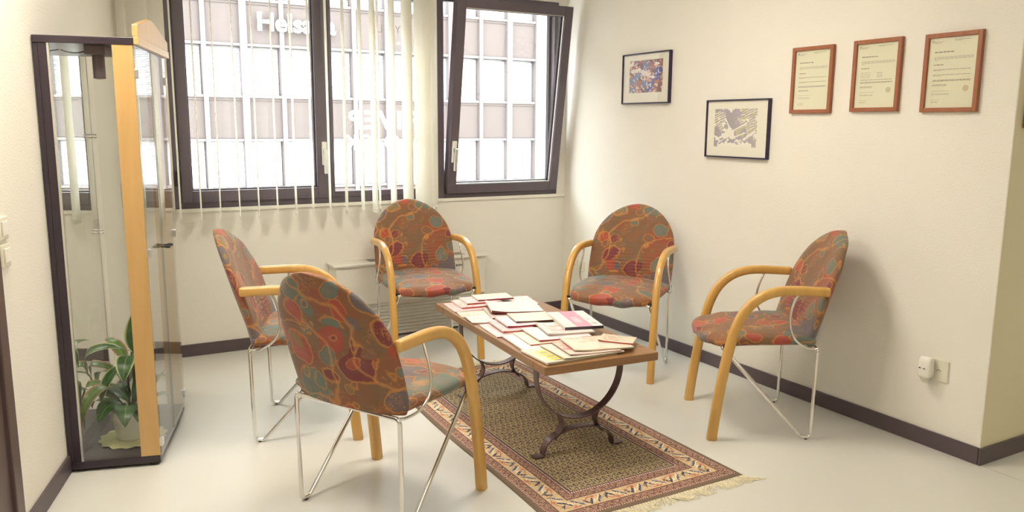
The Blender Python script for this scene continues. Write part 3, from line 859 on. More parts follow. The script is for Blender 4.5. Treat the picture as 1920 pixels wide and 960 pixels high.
def certificate(y0, y1, z0, z1, label, style, seed, grp='wood framed certificates on the right wall'):
    rng = random.Random(seed)
    t = empty('framed_certificate', (0, (y0 + y1) / 2, (z0 + z1) / 2), label=label, cat='certificate', group=grp)
    w, h = (y1 - y0) / 2, (z1 - z0) / 2
    bm = bmesh.new(); frame_bars(bm, -w, w, -h, h, 0.019, 0.020); finish('frame', bm, M['frame_wood'], t, bevel=0.002)
    bm = bmesh.new(); bx(bm, -0.010, -0.002, -w + 0.019, w - 0.019, -h + 0.019, h - 0.019); finish('paper', bm, M['paper'], t)
    X = -0.0104
    W_, H_ = 2 * (w - 0.019), 2 * (h - 0.019)
    def YZ(u, v): return w - 0.019 - u * W_, h - 0.019 - v * H_      # u from image left, v from top
    bm = bmesh.new()
    def line(u0, u1, v, th=0.0022, mat=0, gap=True):
        u = u0
        while u < u1:
            ww = rng.uniform(0.03, 0.09)
            e = min(u + ww, u1)
            a, zc = YZ(u, v); b, _ = YZ(e, v)
            bx(bm, X - 0.0001, X, b, a, zc - th / 2, zc + th / 2, mat=mat)
            u = e + 0.012
    line(0.10, 0.30, 0.055, 0.0014); line(0.10, 0.26, 0.066, 0.0014); line(0.10, 0.24, 0.077, 0.0014)
    line(0.52, 0.84, 0.042, 0.0018, 1); line(0.52, 0.68, 0.056, 0.0014)
    line(0.12, 0.52, 0.205, 0.0040, 1)
    for v in (0.275, 0.29, 0.305): line(0.12, 0.93, v, 0.0018)
    line(0.12, 0.20, 0.32, 0.0016)
    line(0.12, 0.32, 0.385, 0.0034, 1)
    if style == 1:
        for v in (0.45, 0.475, 0.50, 0.525): line(0.12, 0.36, v, 0.0018)
        for v in (0.46, 0.495, 0.52): line(0.52, 0.66, v, 0.0018, 1)
        for v in (0.565, 0.60, 0.612): line(0.12, 0.9, v, 0.0020, 1)
    else:
        for v in (0.455, 0.53, 0.605, 0.617): line(0.12, 0.9, v, 0.0020, 1)
        for v in (0.468, 0.543): line(0.12, 0.30, v, 0.0016)
    for v in (0.67, 0.685): line(0.12, 0.42, v, 0.0018, 1)
    for v in (0.76, 0.80, 0.812): line(0.12, 0.42 + 0.1 * rng.random(), v, 0.0016)
    line(0.12, 0.30, 0.89, 0.0016); line(0.12, 0.28, 0.92, 0.0018, 1)
    finish('printed_text', bm, [M['grey_text'], M['dark_text']], t)
    # small shield emblem with a cross
    bm = bmesh.new()
    yc, zc = YZ(0.07, 0.055)
    prism(bm, [(yc - 0.0045, zc + 0.005), (yc + 0.0045, zc + 0.005), (yc + 0.0045, zc - 0.001), (yc, zc - 0.0065), (yc - 0.0045, zc - 0.001)], X - 0.0001, X, 'X')
    finish('emblem', bm, M['dark_text'], t)
    bm = bmesh.new()
    bx(bm, X - 0.0002, X - 0.0001, yc - 0.003, yc + 0.003, zc - 0.0012, zc + 0.001); bx(bm, X - 0.0002, X - 0.0001, yc - 0.001, yc + 0.001, zc - 0.0035, zc + 0.0035)
    finish('emblem_cross', bm, M['paper'], t)
    if style >= 1:
        bm = bmesh.new(); yc, zc = YZ(0.82, 0.73)
        prism(bm, [(yc + 0.013 * math.cos(a * PI / 12), zc + 0.013 * math.sin(a * PI / 12)) for a in range(24)], X - 0.00012, X - 0.00005, 'X')
        finish('embossed_seal', bm, M['stamp'], t)
    bm = bmesh.new(); bx(bm, -0.0145, -0.0135, -w + 0.019, w - 0.019, -h + 0.019, h - 0.019); finish('glass', bm, M['pic_glass'], t)
    return t
certificate(-2.402, -2.151, 1.492, 1.822, 'wood framed certificate nearest the two abstract pictures', 0, 1)
certificate(-2.768, -2.516, 1.496, 1.826, 'wood framed certificate in the middle of the three on the wall', 1, 2)
certificate(-3.130, -2.878, 1.490, 1.822, 'wood framed certificate closest to the wall end', 2, 3)
c4 = certificate(-0.126, 0.126, -0.165, 0.165, 'wood framed certificate on the passage wall, cut by the photo edge', 0, 4)
c4.location = (0.05 + 0.126, YE - 0.0015, 1.425 + 0.165); c4.rotation_euler = (0, 0, R(90))
c4['group'] = 'certificate in the passage'

# ------------------------------------------------------------------ display cabinet
CA = -R(15.1)
cab = empty('display_cabinet', (-3.06, -1.635, 0), CA, label='tall narrow glass display cabinet with black edges and beech strip', cat='cabinet')
# local: x<0 towards the left wall, y along the wall away from the camera, origin = near front corner
CD, CL, CT = 0.348, 0.66, 1.745
bm = bmesh.new(); bx(bm, -CD, 0.0, 0.0, CL, 0.012, 0.045); finish('base', bm, M['black'], cab, bevel=0.003)
for gx, gy in ((-CD + 0.04, 0.03), (-0.03, 0.03), (-CD + 0.04, CL - 0.03), (-0.03, CL - 0.03)):
    bm = bmesh.new(); lathe(bm, [(0.020, 0.0), (0.023, 0.004), (0.020, 0.012)], 20, gx, gy); finish('glide', bm, M['black_plastic'], cab, smooth=True)
bm = bmesh.new(); bx(bm, -CD, 0.005, -0.004, CL + 0.004, CT - 0.028, CT); finish('top_board', bm, M['black'], cab, bevel=0.002)
bm = bmesh.new(); bx(bm, 0.005, 0.024, -0.004, CL + 0.03, CT - 0.026, CT + 0.004); finish('front_fascia', bm, M['beech_panel'], cab, bevel=0.002)
bm = bmesh.new(); bx(bm, -CD, -CD + 0.018, 0.0, CL, 0.045, CT - 0.028)
bx(bm, -CD + 0.018, -CD + 0.048, 0.0, 0.022, 0.045, CT - 0.028)
back = finish('back_panel', bm, M['black'], cab, bevel=0.002)
bm = bmesh.new(); bx(bm, -CD + 0.018, -CD + 0.0235, 0.022, CL - 0.006, 0.045, CT - 0.028); finish('mirror', bm, M['mirror'], back)
bm = bmesh.new(); bx(bm, -CD + 0.048, -CD + 0.056, 0.0, 0.012, 0.045, CT - 0.028); bx(bm, -CD + 0.018, -CD + 0.025, CL - 0.006, CL, 0.045, CT - 0.028)
finish('mirror_edge_strip', bm, M['alu'], back)
# beech corner posts
bm = bmesh.new(); bx(bm, -0.074, 0.0, -0.001, 0.017, 0.045, CT - 0.028); finish('corner_post', bm, M['beech_panel'], cab, bevel=0.001)
bm = bmesh.new(); bx(bm, -0.074, 0.0, CL - 0.017, CL + 0.001, 0.045, CT - 0.028); finish('corner_post', bm, M['beech_panel'], cab, bevel=0.001)
# side glass, doors
for yy in (0.006, CL - 0.011):
    bm = bmesh.new(); bx(bm, -CD + 0.048, -0.074, yy, yy + 0.005, 0.045, CT - 0.028); finish('side_glass', bm, M['cab_glass'], cab)
for k, (a, b) in enumerate(((0.004, CL / 2 - 0.002), (CL / 2 + 0.002, CL - 0.004))):
    bm = bmesh.new(); bx(bm, 0.002, 0.007, a, b, 0.040, CT - 0.03); dr = finish('glass_door', bm, M['cab_glass'], cab)
    bm = bmesh.new(); e = b if k == 0 else a
    bx(bm, 0.0018, 0.0072, e - 0.0012, e + 0.0012, 0.040, CT - 0.03); finish('door_edge', bm, simple('glass_edge', srgb(110, 120, 110), 0.3), dr)
    hy = a + 0.012 if k == 0 else b - 0.012
    for hz in (1.61, 0.90, 0.10):
        bm = bmesh.new(); bx(bm, -0.010, 0.014, hy - 0.014, hy + 0.014, hz - 0.018, hz + 0.018); finish('hinge', bm, M['alu'], dr, bevel=0.004)
    ky = e + (-0.03 if k == 0 else 0.03)
    bm = bmesh.new()
    sweep(bm, [(0.007, ky, 0.885), (0.012, ky, 0.885), (0.018, ky, 0.885), (0.026, ky, 0.885), (0.034, ky, 0.885), (0.040, ky, 0.885)], 0.0065, 0.0065, None, nseg=16,
          taper=lambda t: (0.55, 0.5, 0.6, 1.0, 1.05, 0.8)[min(5, int(t * 5.01))])
    finish('knob', bm, M['black_plastic'], dr, smooth=True)
bm = bmesh.new()
prism(bm, [(-0.004, CT + 0.004), (-0.004, CT + 0.050), (CL * 0.38, CT + 0.098), (CL * 0.50, CT + 0.098), (CL + 0.01, CT + 0.045), (CL + 0.01, CT + 0.004)], 0.002, 0.024, 'X')
finish('pediment', bm, M['beech_panel'], cab, bevel=0.003)
for (yy, zz) in ((0.030, 1.36), (0.030, 0.92), (CL - 0.034, 1.36), (CL - 0.034, 0.92)):
    bm = bmesh.new()
    for dz in (-0.008, 0.006): tube(bm, [(-CD + 0.022, yy, zz + dz), (-CD + 0.050, yy, zz + dz)], 0.0028, 8)
    finish('shelf_pin', bm, M['chrome'], back, smooth=True)
sp = bmesh.new(); bx(sp, -0.185, -0.110, 0.05, 0.17, CT - 0.062, CT - 0.0275)
spot = finish('spot_housing', sp, simple('dark_grey_metal', srgb(92, 78, 78), 0.45), cab, bevel=0.003)
bm = bmesh.new(); lathe(bm, [(0.0225, CT - 0.062), (0.0225, CT - 0.150), (0.021, CT - 0.152)], 24, -0.148, 0.11); finish('spot_lamp', bm, simple('dark_grey_lamp', srgb(92, 78, 78), 0.45), spot, smooth=False)
bm = bmesh.new(); lathe(bm, [(0.012, CT - 0.152), (0.012, CT - 0.156)], 20, -0.148, 0.11); finish('bulb', bm, M['white_plastic'], spot)
bm = bmesh.new(); tube(bm, catmull([(-0.185, 0.11, CT - 0.045), (-0.23, 0.14, CT - 0.052), (-0.28, 0.20, CT - 0.045), (-CD + 0.028, 0.26, CT - 0.032)], 6), 0.0022, 8); finish('lamp_cable', bm, M['black_plastic'], spot, smooth=True)

# ------------------------------------------------------------------ doily and potted plant in the cabinet
def cabpt(x, y, z=0.0):
    c, s_ = math.cos(CA), math.sin(CA)
    return Vector((-3.06 + c * x - s_ * y, -1.635 + s_ * x + c * y, z))
pc = cabpt(-0.150, 0.235)
do = empty('doily', (pc.x, pc.y, 0.045), label='crocheted yellow-green doily on the black cabinet floor', cat='doily')
bm = bmesh.new()
nr, ns = 7, 72
V = []
for i in range(nr):
    ring = []
    for j in range(ns):
        a = 2 * PI * j / ns
        r = 0.135 * (i + 1) / nr
        if i == nr - 1: r *= 1 + 0.05 * math.cos(a * 14)
        z = 0.0035 + (0.004 * max(0, math.sin(a * 7 + 0.4)) * (i / nr) ** 4)
        ring.append(bm.verts.new((r * math.cos(a), r * math.sin(a), z)))
    V.append(ring)
bm.faces.new(V[0])
for i in range(nr - 1):
    for j in range(ns): bm.faces.new((V[i][j], V[i][(j + 1) % ns], V[i + 1][(j + 1) % ns], V[i + 1][j]))
dm = finish('cloth', bm, M['doily'], do); sm = dm.modifiers.new('s', 'SOLIDIFY'); sm.thickness = 0.003; sm.offset = 0
pp = empty('potted_plant', (pc.x, pc.y, 0.052), label='potted green plant with arching leaves in a white pot inside the cabinet', cat='plant')
bm = bmesh.new()
lathe(bm, [(0.060, 0.0), (0.064, 0.004), (0.078, 0.085), (0.080, 0.088), (0.085, 0.090), (0.088, 0.130), (0.086, 0.134), (0.080, 0.132), (0.078, 0.112)], 40)
finish('pot', bm, M['pot'], pp, smooth=True)
bm = bmesh.new(); lathe(bm, [(0.078, 0.108), (0.05, 0.116), (0.01, 0.119)], 28); finish('soil', bm, M['soil'], pp, smooth=True)
cr = Vector((math.cos(0.30), -math.sin(0.30), 0))      # image right seen from the camera, at this bearing
cf = Vector((math.sin(0.30), math.cos(0.30), 0))       # away from the camera
def keep_in(q):
    # leaves bend where they meet the mirror, the doors and the side glass
    c, s_ = math.cos(-CA), math.sin(-CA)
    x = c * q.x - s_ * q.y - 0.150; y = s_ * q.x + c * q.y + 0.235
    def soft(v, a, b, k=0.03):
        if v < a + k: v = a + k * math.exp((v - a - k) / k)
        if v > b - k: v = b - k * math.exp((b - k - v) / k)
        return v
    x2 = soft(x, -0.318, -0.008); y2 = soft(y, 0.016, 0.60)
    x2 += 0.150; y2 -= 0.235
    return Vector((c * x2 + s_ * y2, -s_ * x2 + c * y2, max(q.z, 0.006)))
def leaf(bm, lay, base, d0, length, width, droop, fold=0.15, nL=16, curl=0.0):
    d0 = Vector(d0).normalized()
    p = Vector(base); d = d0.copy()
    rows = []
    sidev = d0.cross(Vector((0, 0, 1)))
    if sidev.length < 0.05: sidev = cr.copy()
    sidev.normalize()
    for i in range(nL + 1):
        t = i / nL
        if t < 0.16: w = width * 0.08
        else:
            k = (t - 0.16) / 0.84
            w = width * (math.sin(PI * k ** 0.75) ** 0.85) * 0.5 + 0.0008
        nrm = sidev.cross(d).normalized()
        s_ = (sidev * math.cos(curl * t) + nrm * math.sin(curl * t))
        row = []
        for a in (-1, -0.55, 0, 0.55, 1):
            row.append((p + s_ * w * a + nrm * (abs(a) * w * fold), abs(a)))
        rows.append(row)
        d = (d + Vector((0, 0, -droop / nL * (0.4 + 1.6 * t)))).normalized()
        p = p + d * (length / nL)
    VV = [[bm.verts.new(keep_in(q)) for q, _ in r] for r in rows]
    for i in range(nL):
        for j in range(4):
            f = bm.faces.new((VV[i][j], VV[i][j + 1], VV[i + 1][j + 1], VV[i + 1][j]))
            vals = (rows[i][j][1], rows[i][j + 1][1], rows[i + 1][j + 1][1], rows[i + 1][j][1])
            for lp, vv in zip(f.loops, vals): lp[lay] = (vv, vv, vv, 1)
            f.smooth = True
def leaves(name, specs, mat):
    bm = bmesh.new(); lay = bm.loops.layers.float_color.new('design')
    for (r_, f_, z_), (dr, df, dz), L_, w_, dp, cu in specs:
        leaf(bm, lay, cr * r_ + cf * f_ + Vector((0, 0, 0.12 + (z_ - 0.12) * 1.25)), cr * dr + cf * df + Vector((0, 0, dz)), L_ * 1.12, w_, dp * 0.9, curl=cu)
    me = bpy.data.meshes.new(name); bm.to_mesh(me); bm.free(); me.materials.append(mat)
    o = bpy.data.objects.new(name, me); link(o, pp)
    return o
leaves('foliage', [
    ((0.0, 0, 0.12), (0.25, 0.0, 1.0), 0.25, 0.085, 0.5, 0.3), ((0.02, 0, 0.12), (0.6, 0.3, 1.0), 0.24, 0.08, 0.9, 0.2),
    ((-0.01, 0, 0.12), (-0.55, -0.2, 0.9), 0.24, 0.085, 2.0, 0.3), ((0.0, -0.02, 0.12), (0.1, -0.8, 0.9), 0.21, 0.09, 2.4, 0.2),
    ((0.01, -0.02, 0.12), (0.7, -0.6, 0.6), 0.22, 0.085, 2.6, -0.2), ((-0.02, 0.01, 0.12), (-0.2, -0.5, 0.6), 0.20, 0.085, 2.2, 0.3),
    ((0.02, 0.02, 0.12), (0.9, 0.3, 0.7), 0.24, 0.08, 2.0, 0.2), ((0.0, 0.02, 0.12), (-0.6, 0.7, 0.8), 0.24, 0.08, 1.6, 0.2),
    ((0.0, 0.0, 0.12), (0.3, 0.7, 0.9), 0.26, 0.08, 1.6, 0.2), ((0.02, -0.03, 0.12), (0.35, -0.5, 0.35), 0.17, 0.085, 2.6, 0.0),
    ((0.0, 0, 0.12), (-0.15, -0.1, 1.0), 0.20, 0.07, 1.3, 0.4), ((-0.02, 0, 0.12), (-0.7, 0.1, 0.55), 0.19, 0.085, 1.6, -0.3)], M['leaf'])
leaves('variegated_foliage', [
    ((0.03, 0, 0.30), (0.05, -0.1, 1.0), 0.205, 0.080, 0.25, 1.2), ((0.02, 0, 0.33), (-0.9, -0.2, 0.55), 0.235, 0.070, 1.9, 0.4),
    ((0.02, -0.02, 0.32), (0.0, -0.7, 0.35), 0.17, 0.075, 2.6, 0.2), ((0.02, 0.0, 0.30), (-0.7, -0.6, -0.1), 0.21, 0.070, 2.4, 0.2)], M['leaf_var'])
leaves('pink_edged_foliage', [
    ((-0.01, 0.0, 0.19), (-0.8, -0.3, 0.75), 0.36, 0.080, 3.4, 0.2), ((0.0, 0.02, 0.22), (-0.9, 0.5, 0.6), 0.32, 0.070, 2.6, -0.2),
    ((0.0, 0.0, 0.24), (-0.95, 0.2, 0.62), 0.30, 0.065, 1.5, 0.3), ((0.0, 0.0, 0.20), (-0.5, -0.6, 0.6), 0.34, 0.075, 3.6, 0.2),
    ((0.0, 0.02, 0.26), (-0.5, 0.7, 0.8), 0.26, 0.06, 1.1, 0.2)], M['leaf_pink'])
bm = bmesh.new()
for a, b in (((0.0, 0, 0.11), (0.03, 0, 0.34)), ((0.01, 0.01, 0.11), (0.02, -0.01, 0.33)), ((-0.01, 0, 0.11), (-0.005, 0, 0.25))):
    A = cr * a[0] + cf * a[1] + Vector((0, 0, a[2])); B = cr * b[0] + cf * b[1] + Vector((0, 0, 0.12 + (b[2] - 0.12) * 1.25))
    tube(bm, [A, (A + B) / 2 + Vector((0.004, 0, 0)), B], 0.0045, 8)
finish('stem', bm, M['stem'], pp, smooth=True)

# ------------------------------------------------------------------ rug
RUG = [(-1.890, -2.885), (-0.972, -2.885), (-1.000, -1.020), (-1.845, -1.020)]   # near left, near right, far right, far left
NU, NV = 340, 660
def rug_colors():
    Wm, Lm = 0.98, 1.86
    U, V = np.meshgrid((np.arange(NU) + 0.5) / NU * Wm, (np.arange(NV) + 0.5) / NV * Lm)
    du = np.minimum(U, Wm - U); dv = np.minimum(V, Lm - V)
    d = np.minimum(du, dv)
    along = np.where(du < dv, V, U)          # running coordinate along a border
    rng = np.random.RandomState(5)
    c = np.zeros((NV, NU, 3)); jit = rng.rand(NV, NU)
    olive = np.array((160, 142, 102)); dark = np.array((60, 42, 56)); tan = np.array((200, 172, 130)); cream = np.array((222, 208, 180))
    rose = np.array((176, 128, 114)); maroon = np.array((96, 52, 50)); brown = np.array((112, 92, 74)); navy = np.array((46, 44, 68)); grey = np.array((158, 158, 160))
    c[:] = olive
    # field: staggered paisley-like hooks
    F = d > 0.215
    bmp = ["..#####..", ".###o.##.", ".##oo..#.", "..#o.##..", "..####...", ".###..#..", "..###.o..", "....o...."]
    pu, pv = 0.031, 0.030
    row = np.floor(V / pv).astype(int)
    uu = (U + (row % 2) * pu / 2) / pu
    colm = np.floor(uu).astype(int)
    fu = (uu - colm); fv = V / pv - row
    fu = np.where(row % 4 >= 2, 1 - fu, fu)
    ix = np.clip((fu * 9).astype(int), 0, 8); iy = np.clip((fv * 9).astype(int), 0, 8)
    B = np.zeros((9, 9), int)
    for y, r_ in enumerate(bmp):
        for x, ch in enumerate(r_): B[y, x] = {'.': 0, '#': 1, 'o': 2}[ch]
    mk = B[iy, ix]
    lite = np.where((row[..., None] + colm[..., None]) % 3 == 0, np.array((176, 138, 116)), np.array((186, 172, 132)))
    c = np.where((F & (mk == 1))[..., None], dark, c)
    c = np.where((F & (mk == 2))[..., None], lite, c)
    c = np.where((F & (mk == 0) & (jit > 0.86))[..., None], np.array((176, 158, 110)), c)
    c = np.where((F & (mk == 0) & (jit < 0.12))[..., None], np.array((120, 96, 84)), c)
    def band(a, b): return (d >= a) & (d < b)
    def put(mask, col): 
        c[mask] = col
    put(band(0, 0.024), brown)
    def dotted(a, b, c1, c2, p=0.012):
        m = band(a, b); k = np.floor(along / (p / 2)).astype(int) % 2
        put(m & (k == 0), c1); put(m & (k == 1), c2)
    dotted(0.024, 0.033, (206, 172, 160), maroon)
    def scroll(a, b, bgc, seed):
        m = band(a, b); put(m, bgc)
        t = (d - a) / (b - a)
        wv_ = np.abs(t - (0.5 + 0.32 * np.sin(along * 2 * PI / 0.036))) < 0.16
        put(m & wv_, (150, 110, 84))
        put(m & (np.abs(t - (0.5 - 0.32 * np.sin(along * 2 * PI / 0.036))) < 0.11), dark)
        r_ = np.random.RandomState(seed).rand(NV, NU)
        put(m & (r_ > 0.86), (206, 168, 138)); put(m & (r_ < 0.10), maroon)
    scroll(0.033, 0.070, rose * 0.86, 8)
    put(band(0.070, 0.075), maroon)
    # main border: cream-tan ground with angular hooks and leaves
    m = band(0.075, 0.150); put(m, tan)
    t = (d - 0.075) / 0.075
    per = 0.105
    ph = (along / per) % 1.0; cell = np.floor(along / per).astype(int)
    flip = (cell % 2 == 0); tt = np.where(flip, t, 1 - t)
    put(m & (np.abs(t - (0.5 + 0.36 * np.sin(2 * PI * along / (2 * per)))) < 0.06), (186, 120, 84))
    put(m & (np.abs(tt - (0.25 + 0.9 * np.abs(ph - 0.28))) < 0.11) & (ph < 0.52), cream)
    put(m & (np.abs(tt - (0.20 + 1.9 * np.abs(ph - 0.22))) < 0.13) & (ph < 0.44), navy)
    put(m & (np.abs(tt - (0.45 + 1.6 * (ph - 0.72))) < 0.12) & (ph > 0.55) & (ph < 0.92), navy)
    put(m & (np.abs(tt - (0.62 + 1.6 * (ph - 0.72))) < 0.07) & (ph > 0.52) & (ph < 0.86), cream)
    put(m & (np.abs(tt - (0.30 + 1.6 * (ph - 0.72))) < 0.06) & (ph > 0.58) & (ph < 0.96), grey)
    put(m & (np.hypot((ph - 0.5) * 1.4, tt - 0.75) < 0.10), (186, 96, 76))
    put(m & (np.hypot((ph - 0.08) * 1.4, tt - 0.35) < 0.08), (98, 60, 56))
    put(m & (np.random.RandomState(3).rand(NV, NU) > 0.90), cream)
    put(band(0.150, 0.155), maroon)
    scroll(0.155, 0.188, rose * 0.8, 9)
    put(band(0.188, 0.193), maroon)
    dotted(0.193, 0.203, (214, 186, 172), (110, 66, 66))
    put(band(0.203, 0.209), dark)
    c = c * (0.95 + 0.10 * jit[..., None])
    # slow tone change between wool batches
    nb = rot_noise(NU, NV, 3, 14, 21)
    c = c * (0.96 + 0.08 * nb[..., None])
    return np.clip(c * 1.0, 0, 255)
rug = empty('rug', (-1.45, -1.95, 0), label='oriental style rug with olive field and patterned border under the coffee table', cat='rug')
def rugpos(u, v):
    P = np.array(RUG)
    x = (1 - v) * ((1 - u) * P[0, 0] + u * P[1, 0]) + v * ((1 - u) * P[3, 0] + u * P[2, 0])
    y = (1 - v) * ((1 - u) * P[0, 1] + u * P[1, 1]) + v * ((1 - u) * P[3, 1] + u * P[2, 1])
    x = x + 0.006 * np.sin(v * 9) * (u < 0.5) * (1 - 2 * np.minimum(u, 0.5))
    z = 0.008 + 0.0012 * np.sin(v * 14 + u * 3) * np.sin(u * 7 + 1)
    edge = np.minimum(np.minimum(u, 1 - u), np.minimum(v * 1.9, (1 - v) * 1.9))
    z = np.where(edge <= 1e-9, 0.0005, np.where(edge < 0.006, 0.006, z))
    return np.stack([x + 1.45, y + 1.95, z], -1)
pl = design_grid('woven_pile', NU, NV, rugpos, rug_colors(), M['rug'], rug)
# fringe: many cotton strands at both ends
rng = random.Random(11)
cu = bpy.data.curves.new('fringe', 'CURVE'); cu.dimensions = '3D'; cu.bevel_depth = 0.0011; cu.bevel_resolution = 1
for end in (0, 1):
    A, B = (Vector(RUG[0]), Vector(RUG[1])) if end == 0 else (Vector(RUG[3]), Vector(RUG[2]))
    sgn = -1 if end == 0 else 1
    cnt = 420 if end == 0 else 160
    for i in range(cnt):
        t = (i + rng.random()) / cnt
        b = A.lerp(B, t)
        clump = math.sin(t * 47) * 0.5 + math.sin(t * 21 + 1.0) * 0.5
        L_ = 0.045 + 0.025 * rng.random() + 0.015 * clump
        lean = 0.9 * clump + rng.uniform(-0.5, 0.5)
        sp_ = cu.splines.new('POLY'); sp_.points.add(4)
        for k in range(5):
            q = k / 4
            x = b.x + lean * L_ * q * q + 0.004 * math.sin(q * 6 + i)
            y = b.y + sgn * (L_ * q * (1 - 0.25 * abs(clump)))
            z = 0.005 - 0.003 * q + 0.010 * math.sin(q * PI) * abs(clump) * rng.random() + 0.0008
            sp_.points[k].co = (x + 1.45, y + 1.95, z, 1)
tmp = bpy.data.objects.new('fringe_tmp', cu); COL.objects.link(tmp)
me = bpy.data.meshes.new_from_object(tmp.evaluated_get(bpy.context.evaluated_depsgraph_get()))
bpy.data.objects.remove(tmp); bpy.data.curves.remove(cu)
me.name = 'fringe'; me.materials.clear(); me.materials.append(M['fringe'])
fr = bpy.data.objects.new('fringe', me); link(fr, rug); fr['kind'] = 'stuff'

# ------------------------------------------------------------------ coffee table
TA = -math.atan2(0.069, 1.0)
TZ = 0.474; TT = 0.036
RZ = 0.0095
tb = empty('coffee_table', (-1.4055, -1.92, 0), TA, label='low wooden coffee table on black iron arch legs, covered with magazines', cat='table')
def board(name, x0, x1, y0, y1, mat):
    bm = bmesh.new(); bx(bm, x0, x1, y0, y1, TZ - TT, TZ)
    return finish(name, bm, mat, tb, bevel=0.004, segs=3)
board('tabletop', -0.273, 0.273, -0.524, 0.524, M['oak_top'])
board('end_board', -0.273, 0.273, -0.626, -0.526, M['oak_end'])
board('end_board', -0.273, 0.273, 0.526, 0.640, M['oak_end'])
def flatbar(bm, pts, wy, th, yc):
    pts = [Vector((p[0], 0, p[1])) for p in pts]
    N = len(pts); rows = []
    for i, p in enumerate(pts):
        t = (pts[min(i + 1, N - 1)] - pts[max(i - 1, 0)]).normalized()
        nn = Vector((-t.z, 0, t.x)) * (th / 2)
        rows.append([bm.verts.new(p + nn + Vector((0, yc - wy / 2, 0))), bm.verts.new(p + nn + Vector((0, yc + wy / 2, 0))), bm.verts.new(p - nn + Vector((0, yc + wy / 2, 0))), bm.verts.new(p - nn + Vector((0, yc - wy / 2, 0)))])
    for i in range(N - 1):
        for j in range(4): bm.faces.new((rows[i][j], rows[i][(j + 1) % 4], rows[i + 1][(j + 1) % 4], rows[i + 1][j]))
    bm.faces.new(rows[0]); bm.faces.new(list(reversed(rows[-1])))
def iron_leg(yc):
    lg_ = empty('leg', (0, 0, 0)); bpy.data.objects.remove(lg_)
    bm = bmesh.new()
    u = []
    for k in range(37):
        a = PI + PI * k / 36
        u.append((0.210 * math.cos(a), 0.375 + 0.213 * math.sin(a)))
    u = [(-0.210, TZ - TT)] + u + [(0.210, TZ - TT)]
    flatbar(bm, u, 0.042, 0.006, yc)
    flatbar(bm, [(-0.212, TZ - TT - 0.004), (-0.15, TZ - TT - 0.004)], 0.042, 0.006, yc)
    flatbar(bm, [(0.15, TZ - TT - 0.004), (0.212, TZ - TT - 0.004)], 0.042, 0.006, yc)
    # low arch with flat toes
    arch = [(-0.222, RZ + 0.003), (-0.178, RZ + 0.003)]
    for k in range(25):
        a = PI - PI * k / 24
        arch.append((0.175 * math.cos(a) * (1.0), RZ + 0.006 + 0.104 * math.sin(a) ** 0.85 if 0 < k < 24 else RZ + 0.006))
    arch += [(0.178, RZ + 0.003), (0.222, RZ + 0.003)]
    flatbar(bm, arch, 0.042, 0.006, yc)
    for s_ in (-1, 1):
        st_ = []
        for k in range(13):
            t = k / 12
            st_.append((s_ * (0.101 - 0.021 * math.sin(PI * min(1, t * 1.05)) + 0.02 * t * t), 0.192 - 0.112 * t))
        flatbar(bm, st_, 0.042, 0.006, yc)
    return finish('leg', bm, M['iron'], tb, bevel=0.0012)
iron_leg(-0.43); iron_leg(0.43)

# ------------------------------------------------------------------ magazines
def cover_design(seed, ground, accents, style):
    rng = np.random.RandomState(seed)
    nx, ny = 48, 64
    c = np.zeros((ny, nx, 3)); c[:] = ground
    X, Y = np.meshgrid(np.arange(nx) / nx, np.arange(ny) / ny)
    n1 = rot_noise(nx, ny, 4, 5, seed + 1); n2 = rot_noise(nx, ny, 12, 14, seed + 2)
    a = [np.array(k, float) for k in accents]
    if style == 'photo':
        c[(n1 > 0.55)] = a[0]; c[(n1 * 0.5 + n2 * 0.5 > 0.62)] = a[1 % len(a)]
        tb_ = (Y > 0.84) & (Y < 0.93) & (X > 0.08) & (X < 0.9) & ((X * 9) % 1 > 0.25)
        c[tb_] = a[-1]
    elif style == 'band':
        c[(X > 0.30) & (X < 0.72)] = a[0]
        tx = (X > 0.40) & (X < 0.60) & (Y > 0.25) & (Y < 0.60) & (((Y * 22) % 1) > 0.35)
        c[tx] = (240, 225, 230)
        c[(X > 0.78) & (X < 0.92) & (Y > 0.1) & (Y < 0.22)] = (190, 190, 196); c[(X > 0.78) & (X < 0.88) & (Y > 0.40) & (Y < 0.50)] = (200, 200, 206)
    elif style == 'text':
        for k in range(9):
            y0 = 0.1 + k * 0.09
            m = (Y > y0) & (Y < y0 + 0.035) & (X > 0.1) & (X < 0.5 + 0.4 * rng.rand()) & (n2 > 0.35)
            c[m] = a[k % len(a)]
    elif style == 'yellow':
        m = (X > 0.08) & (X < 0.28) & (Y > 0.12) & (Y < 0.80)
        blob_ = (np.abs((Y * 7.5) % 1 - 0.5) < 0.30) & (np.abs(X - 0.18 - 0.02 * np.sin(Y * 60)) < 0.085)
        c[m & blob_] = (232, 210, 30)
        c[m & (np.abs((Y * 7.5) % 1 - 0.5) > 0.42) & (X > 0.14) & (X < 0.24)] = (70, 60, 40)
        c[(Y < 0.05)] = (120, 104, 80)
    elif style == 'strips':
        for k in range(5):
            m = (Y > 0.02) & (Y < 0.16) & (X > 0.1 + k * 0.17) & (X < 0.23 + k * 0.17)
            c[m] = a[k % len(a)]
    c = c * (0.93 + 0.06 * n1[..., None])
    return nx, ny, np.clip(c, 0, 255)
